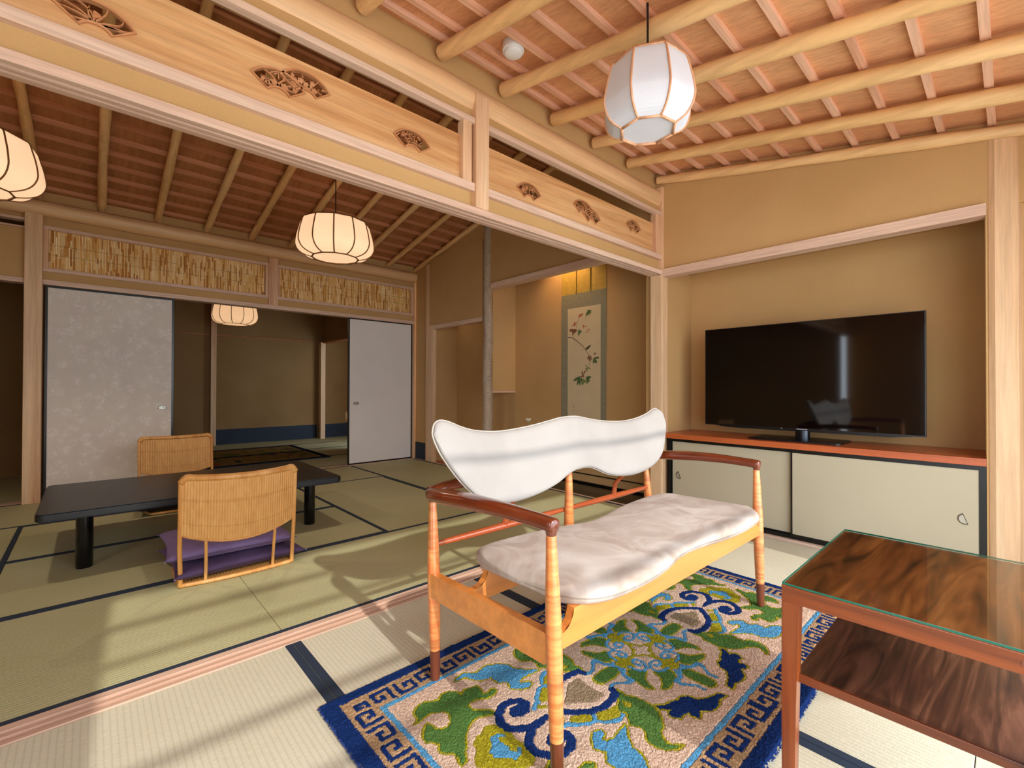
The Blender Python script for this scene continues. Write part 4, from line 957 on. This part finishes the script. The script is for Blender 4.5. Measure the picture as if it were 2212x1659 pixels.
ch2 = copy_tree(ch1); ch2['label'] = 'rattan floor chair on the far side of the low black table'
ch2.location = (.565, 4.98, 0); ch2.rotation_euler = (0, 0, PI+math.radians(1))

def zabuton(cx, cy, z0, w, d, t_, mat, label, rot=0, grp=None, seed=0):
    n = 40; u = np.linspace(-1, 1, n); U, V = np.meshgrid(u, u, indexing='ij')
    U = np.sign(U)*np.abs(U)**.9; V = np.sign(V)*np.abs(V)**.9
    pinch = 1+.045*(U**2)*(V**2)-.045
    X = U*w/2*(pinch-.035*(1-V**2)*0+.0); Y = V*d/2*pinch
    X = X*(1-.03*(1-V**2)); Y = Y*(1-.03*(1-U**2))
    e = (1-U**4)*(1-V**4); puff = t_/2*np.power(np.clip(e, 0, 1), .42)
    r_ = np.random.default_rng(seed); wr = .004*np.sin(U*5+seed)*np.cos(V*4+seed*2)*e
    c_, s_ = math.cos(rot), math.sin(rot)
    Xr = cx+X*c_-Y*s_; Yr = cy+X*s_+Y*c_; zc = z0+t_/2
    zt = zc+puff+wr; zbm = zc-puff*np.where(e > .5, 1.0, 1.0)
    Xc = np.concatenate([Xr, Xr[:, ::-1]], 1); Yc = np.concatenate([Yr, Yr[:, ::-1]], 1); Zc = np.concatenate([zt, zbm[:, ::-1]], 1)
    root = thing('floor_cushion', label, 'cushion', (cx, cy, z0), grp)
    b = grid_mesh('cover', Xc.T, Yc.T, Zc.T, mat, root, closed_u=True)
    k = n-1
    for i, j in ((0, 0), (0, k), (k, 0), (k, k)):
        bm = bmesh.new(); p = Vector((Xr[i, j], Yr[i, j], zc)); bmesh.ops.create_icosphere(bm, subdivisions=1, radius=.0055, matrix=Matrix.Translation(p))
        obj('corner_stitch', bm, M['purple'], root)
    return root
zabuton(.605, 3.035, .022, .62, .56, .078, M['purple_dk'], 'deep purple floor cushion, the lower of two on the near rattan chair', .03, 'purple floor cushions', 1)
zabuton(.580, 3.060, .098, .60, .55, .085, M['purple'], 'faded purple floor cushion, the upper of two on the near rattan chair', -.035, 'purple floor cushions', 2)
zabuton(.545, 4.72, .022, .56, .50, .065, M['dark_cushion'], 'dark cushion on the far rattan chair under the low table', .0, None, 3)

# ------------------------------------------------------------------ pendant lamps
def pendant(cx, cy, zb, R, H, N, label, lit, ztop, rot=0, group=None, frame_r=.0045, dim=False):
    root = thing('pendant_lamp', label, 'lamp', (cx, cy, zb), group)
    prof = [(.60, 0), (.80, .06), (.93, .16), (.995, .30), (1.0, .42), (.97, .62), (.92, .82), (.885, .95), (.84, 1.0)] if lit else [(.60, 0), (.80, .07), (.93, .18), (.995, .32), (1.0, .42), (.95, .62), (.885, .82), (.83, .95), (.78, 1.0)]
    prof = [(p.x*R, p.y*H) for p in crom([(a, b, 0) for a, b in prof], 3)]
    bm = bmesh.new(); rings = [[bm.verts.new((cx+r*math.cos(2*PI*k/N+rot), cy+r*math.sin(2*PI*k/N+rot), zb+z)) for k in range(N)] for r, z in prof]
    for a, b in zip(rings, rings[1:]):
        for k in range(N): bm.faces.new((a[k], a[(k+1) % N], b[(k+1) % N], b[k]))
    pm = (M['paper_dim'] if dim else M['paper_lit']) if lit else M['paper_off']
    sd = obj('paper_shade', bm, pm, root)
    bm = bmesh.new(); bm.faces.new([bm.verts.new((cx+.585*R*math.cos(2*PI*k/N+rot), cy+.585*R*math.sin(2*PI*k/N+rot), zb+.004)) for k in range(N)])
    obj('bottom_paper', bm, pm, root)
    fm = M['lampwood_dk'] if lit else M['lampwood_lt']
    bm = bmesh.new()
    for k in range(N):
        a = 2*PI*k/N+rot; tube(bm, [(cx+(r+.001)*math.cos(a), cy+(r+.001)*math.sin(a), zb+z) for r, z in prof], frame_r, 6)
    obj('ribs', bm, fm, root, smooth='all')
    bm = bmesh.new()
    for k in range(N):
        a, b = 2*PI*k/N+rot, 2*PI*(k+1)/N+rot
        for rr_, z in ((.60*R, 0), (.60*R, .006)):
            tube(bm, [(cx+rr_*math.cos(a), cy+rr_*math.sin(a), zb+z), (cx+rr_*math.cos(b), cy+rr_*math.sin(b), zb+z)], frame_r*1.25, 6)
    obj('bottom_ring', bm, fm, root, smooth='all')
    bm = bmesh.new()
    for k in range(N):
        a, b = 2*PI*k/N+rot, 2*PI*(k+1)/N+rot; rr_, z = prof[-1]
        tube(bm, [(cx+rr_*math.cos(a), cy+rr_*math.sin(a), zb+z), (cx+rr_*math.cos(b), cy+rr_*math.sin(b), zb+z)], frame_r*1.25, 6)
    obj('top_ring', bm, fm, root, smooth='all')
    bm = bmesh.new(); rt = prof[-1][0]
    for k in range(2): a = rot+PI*k/2; tube(bm, [(cx-rt*math.cos(a), cy-rt*math.sin(a), zb+H), (cx+rt*math.cos(a), cy+rt*math.sin(a), zb+H)], .005, 6)
    obj('cross_bar', bm, fm, root)
    bm = bmesh.new(); tube(bm, [(cx, cy, zb+H), (cx, cy, ztop-.03)], .0045, 8); obj('cord', bm, M['cord'], root)
    bm = bmesh.new(); lathe(bm, [(0, -.06), (.012, -.06), (.030, -.045), (.036, -.02), (.036, 0), (0, 0)], (cx, cy, ztop), 20); obj('ceiling_cup', bm, M['cord'], root, smooth=True)
    if lit and not dim:
        bm = bmesh.new(); bmesh.ops.create_uvsphere(bm, u_segments=12, v_segments=8, radius=.04, matrix=Matrix.Translation((cx, cy, zb+H*.5))); bl = obj('bulb', bm, m_paper('bulb_'+root.name, '#ffffff', '#ffb870', 4), root)
    return root
pendant(1.645, .988, 2.035, .182, .255, 8, 'unlit white paper pendant lamp with cedar ribs in the near room', False, 2.62, math.radians(12), frame_r=.0045)
pendant(1.508, 3.85, 2.085, .308, .29, 12, 'glowing round paper pendant lamp above the right end of the low table', True, zf2(3.85)+.08, math.radians(6), 'glowing paper pendant lamps', frame_r=.0055)
pendant(-.515, 3.85, 2.085, .308, .29, 12, 'glowing paper pendant lamp cut off by the left edge of the view', True, zf2(3.85)+.08, math.radians(6), 'glowing paper pendant lamps')
pendant(1.565, 7.8, 1.925, .300, .33, 12, 'glowing paper pendant lamp in the dark bedroom beyond the sliding doors', True, 2.55, math.radians(10), 'glowing paper pendant lamps', dim=True)

# smoke detector
bm = bmesh.new(); lathe(bm, [(0, 0), (.034, 0), (.043, .006), (.046, .014), (.046, .018), (.053, .020), (.054, .03), (.053, .058), (0, .058)], (1.512, 1.645, 2.627), 36)
sdm = obj('smoke_detector', bm, M['plastic'], None, smooth=True); tag(sdm, 'round white smoke detector on the near ceiling', 'smoke detector')

# ------------------------------------------------------------------ hanging scroll
sx0 = XB-.006; sc = thing('hanging_scroll', 'tall hanging scroll painted with a bird on a leafy branch in the alcove', 'scroll', (sx0, 3.035, .42))
def yz(px, py):      # scroll-face coordinates from the layout of the picture
    y = 3.24-(px-152)/(597-152)*(3.24-2.806); z = 1.846-(py-200)/(1540-200)*1.106; return y, z
obj('mount', B(sx0, sx0+.003, 2.74, 3.33, .42, 2.0), M['scroll_green'], sc)
obj('upper_silk', B(sx0, sx0+.003, 2.74, 3.33, 2.0, 2.50), M['scroll_gold'], sc)
obj('painting', B(sx0-.0012, sx0, 2.806, 3.24, .58, 1.846), M['scroll_paper'], sc)
for y in (3.127, 2.942):
    obj('ribbon', B(sx0-.010, sx0-.003, y-.008, y+.008, 2.02, 2.50), M['scroll_gold'], sc)
bm = bmesh.new(); tube(bm, [(sx0-.008, 2.71, .415), (sx0-.008, 3.36, .415)], .014, 14); obj('roller', bm, M['black_frame'], sc, smooth=True)
def stroke(pts, w0, w1, mat, name='painted_branch'):
    q = crom([(*yz(*p), 0) for p in pts], 5); n = len(q); L, R = [], []
    for i, p in enumerate(q):
        d = (q[min(i+1, n-1)]-q[max(i-1, 0)]).normalized(); w = w0+(w1-w0)*i/(n-1); L.append((p.x-d.y*w, p.y+d.x*w)); R.append((p.x+d.y*w, p.y-d.x*w))
    return L+R[::-1]
bm = bmesh.new()
for pts, a, b in (([(152, 570), (200, 572), (250, 600), (310, 650), (365, 700), (390, 735), (435, 805), (470, 870)], .004, .0018), ([(230, 590), (290, 400), (310, 340), (370, 270)], .0014, .0008), ([(470, 870), (450, 940), (420, 1010), (380, 1060)], .0016, .001), ([(250, 600), (248, 635)], .0025, .001), ([(385, 735), (350, 755)], .001, .0006)):
    prism(bm, stroke(pts, a, b, None), lambda u, v, w: (w, u, v), sx0-.0017, sx0-.0012)
obj('painted_branch', bm, M['ink'], sc)
def leafcluster(px, py, n, L, mat, seed, spread=(0, 2*PI), rad=8):
    rr = random.Random(seed); bm = bmesh.new()
    for k in range(n):
        a = spread[0]+(spread[1]-spread[0])*(k+.5)/n+rr.uniform(-.2, .2); l = L*rr.uniform(.65, 1.05); bx_, by_ = px+rr.uniform(-rad, rad), py+rr.uniform(-rad, rad)
        y0, z0 = yz(bx_, by_); dy, dz = -math.cos(a)*l, -math.sin(a)*l; w = l*.13
        pts = []
        for t_, ww in ((0, 0.1), (.3, .9), (.6, 1), (.85, .55), (1, 0)): pts.append((y0+dy*t_-dz/l*w*ww, z0+dz*t_+dy/l*w*ww))
        for t_, ww in ((.85, .55), (.6, 1), (.3, .9), (0, .1)): pts.append((y0+dy*t_+dz/l*w*ww, z0+dz*t_-dy/l*w*ww))
        prism(bm, pts, lambda u, v, w_: (w_, u, v), sx0-.0018-.00002*k, sx0-.0012)
    obj('painted_leaves', bm, mat, sc)
leafcluster(325, 290, 6, .045, M['leaf_red'], 1, (.2, 2.9)); leafcluster(425, 265, 7, .060, M['leaf_green'], 2, (-.3, 2.2))
leafcluster(240, 470, 9, .070, M['leaf_brown'], 3, (.3, 3.4)); leafcluster(300, 500, 5, .065, M['leaf_green'], 4, (-.1, 1.6)); leafcluster(255, 420, 4, .05, M['leaf_red'], 14, (3.3, 5.6))
leafcluster(380, 440, 4, .035, M['leaf_red'], 5, (-.5, 4), 12); leafcluster(430, 500, 4, .032, M['leaf_red'], 6, (-.5, 4), 22)
leafcluster(475, 850, 6, .055, M['leaf_brown'], 7, (1.2, 4.0)); leafcluster(510, 860, 6, .075, M['leaf_green'], 8, (-.2, 1.9)); leafcluster(510, 815, 3, .04, M['leaf_brown'], 15, (4.2, 6.2))
leafcluster(430, 975, 6, .05, M['leaf_pale'], 9, (-.4, 4.4)); leafcluster(370, 1060, 7, .05, M['leaf_brown'], 10, (1, 5.5))
leafcluster(330, 1090, 6, .105, M['leaf_green'], 11, (1.1, 3.1)); leafcluster(410, 1095, 6, .075, M['leaf_green'], 12, (-.1, 1.6)); leafcluster(370, 1110, 5, .085, M['leaf_pale'], 13, (.7, 2.2))
bm = bmesh.new(); prism(bm, [yz(*p) for p in ((398, 752), (408, 725), (430, 708), (450, 700), (475, 685), (462, 712), (440, 735), (420, 748))], lambda u, v, w: (w, u, v), sx0-.0025, sx0-.0012); obj('painted_bird', bm, M['ink'], sc)
bm = bmesh.new()
for p in ((240, 1455), (238, 1463), (243, 1472), (240, 1484), (236, 1500), (241, 1520)):
    y, z = yz(*p); box(bm, sx0-.0017, sx0-.0012, y-.0045, y+.0045, z-.0012, z+.0012); box(bm, sx0-.0017, sx0-.0012, y-.001, y+.001, z-.004, z+.003)
obj('signature', bm, M['ink'], sc)
# flower in the alcove
fw = thing('flower_vase', 'small white flower in a vase on the alcove floor, behind the sofa', 'flower', (3.58, 3.63, .004))
bm = bmesh.new(); lathe(bm, [(0, 0), (.035, 0), (.05, .03), (.055, .08), (.035, .14), (.018, .18), (.022, .21), (.015, .21), (.012, .16), (0, .15)], (3.58, 3.63, .004), 24); obj('vase', bm, M['vase'], fw, smooth=True)
bm = bmesh.new(); tube(bm, crom([(3.58, 3.63, .18), (3.578, 3.632, .40), (3.58, 3.63, .625)], 5), .003, 6); tube(bm, crom([(3.58, 3.63, .2), (3.60, 3.60, .36), (3.62, 3.57, .56)], 5), .0015, 5); obj('stem', bm, M['stem'], fw, smooth='all')
bm = bmesh.new()
for k in range(5):
    a = 2*PI*k/5; c = Vector((3.58+.016*math.cos(a), 3.63+.016*math.sin(a), .655)); tube(bm, [(3.58, 3.63, .622), c-Vector((0, 0, .012)), c+Vector((.014*math.cos(a), .014*math.sin(a), .004))], [.005, .009, .003], 8)
obj('petals', bm, M['petal'], fw, smooth='all')

# bedroom rug, dim
brx0, brx1, bry0, bry1 = .35, 2.52, 6.55, 8.25
NX, NY = 260, 200; gx = np.linspace(brx0, brx1, NX); gy = np.linspace(bry0, bry1, NY); GX, GY = np.meshgrid(gx, gy, indexing='ij')
c2 = np.zeros((NX, NY, 4)); c2[:] = lin('#9a7c48'); n1 = snoise(GX.shape, 12, 1); n2 = snoise(GX.shape, 9, 1)
c2[n1 > .35] = lin('#6c7030'); c2[n1 < -1.1] = lin('#2a3a4a'); c2[n2 > 1.1] = lin('#a05a3a')
i2 = np.minimum(np.minimum(GX-brx0, brx1-GX), np.minimum(GY-bry0, bry1-GY)); c2[(i2 > .13) & (i2 < .15)] = lin('#8a7650'); c2[i2 < .13] = lin('#9a7c48'); c2[i2 < .085] = lin('#161f30'); c2[np.abs(GY-(bry0+bry1)/2) < .05] = lin('#1c2740')
r2 = grid_mesh('rug', GX, GY, .014+snoise(GX.shape, 1.3, .0008), M['rug'], None, tone=c2, tname='Col', smooth=False)
bm = bmesh.new(); box(bm, brx0, brx1, bry0, bry1, .001, .010); k = obj('rug_edge', bm, M['navy']); k.parent = r2
tag(r2, 'dark floral rug with navy border on the dim bedroom floor', 'rug')

# ------------------------------------------------------------------ light
sun = D.lights.new('sun', 'SUN'); sun.energy = 3.0; sun.angle = math.radians(.9); sun.color = (1.0, .96, .9)
so_ = D.objects.new('sun', sun); C.objects.link(so_)
el = math.radians(31); az = math.radians(5)
dirv = Vector((math.sin(az)*math.cos(el), math.cos(az)*math.cos(el), -math.sin(el)))
so_.rotation_euler = dirv.to_track_quat('-Z', 'Y').to_euler(); so_.location = (0, -6, 5)
w = D.worlds.new('sky'); bpy.context.scene.world = w; w.use_nodes = True
bg = w.node_tree.nodes['Background']; bg.inputs[0].default_value = (.80, .90, 1.0, 1); bg.inputs[1].default_value = 6.4
pl = D.lights.new('window_daylight', 'AREA'); pl.shape = 'RECTANGLE'; pl.size = WX1-WX0; pl.size_y = 2.2; pl.energy = 1; pl.cycles.is_portal = True
po = D.objects.new('window_daylight', pl); C.objects.link(po); po.location = ((WX0+WX1)/2, WY-.08, 1.1); po.rotation_euler = (math.radians(90), 0, 0)
for lx, ly, e_ in ((1.508, 3.85, 26), (-.515, 3.85, 26)):
    q = D.lights.new('lamp_light', 'SPOT'); q.spot_size = math.radians(136); q.spot_blend = .5; q.energy = e_; q.color = (1, .86, .68); q.shadow_soft_size = .03
    qo = D.objects.new('lamp_light', q); C.objects.link(qo); qo.location = (lx, ly, 2.07)
# alcove down-light hidden behind the lintel
al = D.lights.new('alcove_light', 'SPOT'); al.energy = 26; al.color = (1, .62, .28); al.spot_size = math.radians(110); al.spot_blend = .8; al.shadow_soft_size = .04
ao = D.objects.new('alcove_light', al); C.objects.link(ao); ao.location = (3.60, 3.22, 2.56); ao.rotation_euler = (0, math.radians(-28), 0)

# ------------------------------------------------------------------ camera
cam = D.cameras.new('camera'); cam.sensor_fit = 'HORIZONTAL'; cam.sensor_width = 36; cam.lens = 990.2/2212*36; cam.clip_start = .02
co = D.objects.new('camera', cam); C.objects.link(co)
yaw, pit, rol = .742387, .00754465, -.0027166
fw_ = Vector((math.sin(yaw), math.cos(yaw), 0)); rt = Vector((math.cos(yaw), -math.sin(yaw), 0)); dn = Vector((0, 0, -1))
f2 = fw_*math.cos(pit)-dn*math.sin(pit); d2 = dn*math.cos(pit)+fw_*math.sin(pit)
r3 = rt*math.cos(rol)+d2*math.sin(rol); d3 = -rt*math.sin(rol)+d2*math.cos(rol)
mw = Matrix.Identity(4)
for i in range(3): mw[i][0] = r3[i]; mw[i][1] = -d3[i]; mw[i][2] = -f2[i]
mw[2][3] = 1.0; co.matrix_world = mw
sc_ = bpy.context.scene; sc_.camera = co
sc_.view_settings.view_transform = 'Standard'; sc_.view_settings.look = 'None'; sc_.view_settings.gamma = 1; sc_.view_settings.exposure = 0; sc_.view_settings.use_curve_mapping = False
sc_.cycles.caustics_reflective = False; sc_.cycles.caustics_refractive = False; sc_.cycles.max_bounces = 10; sc_.cycles.diffuse_bounces = 6; sc_.cycles.sample_clamp_indirect = 6
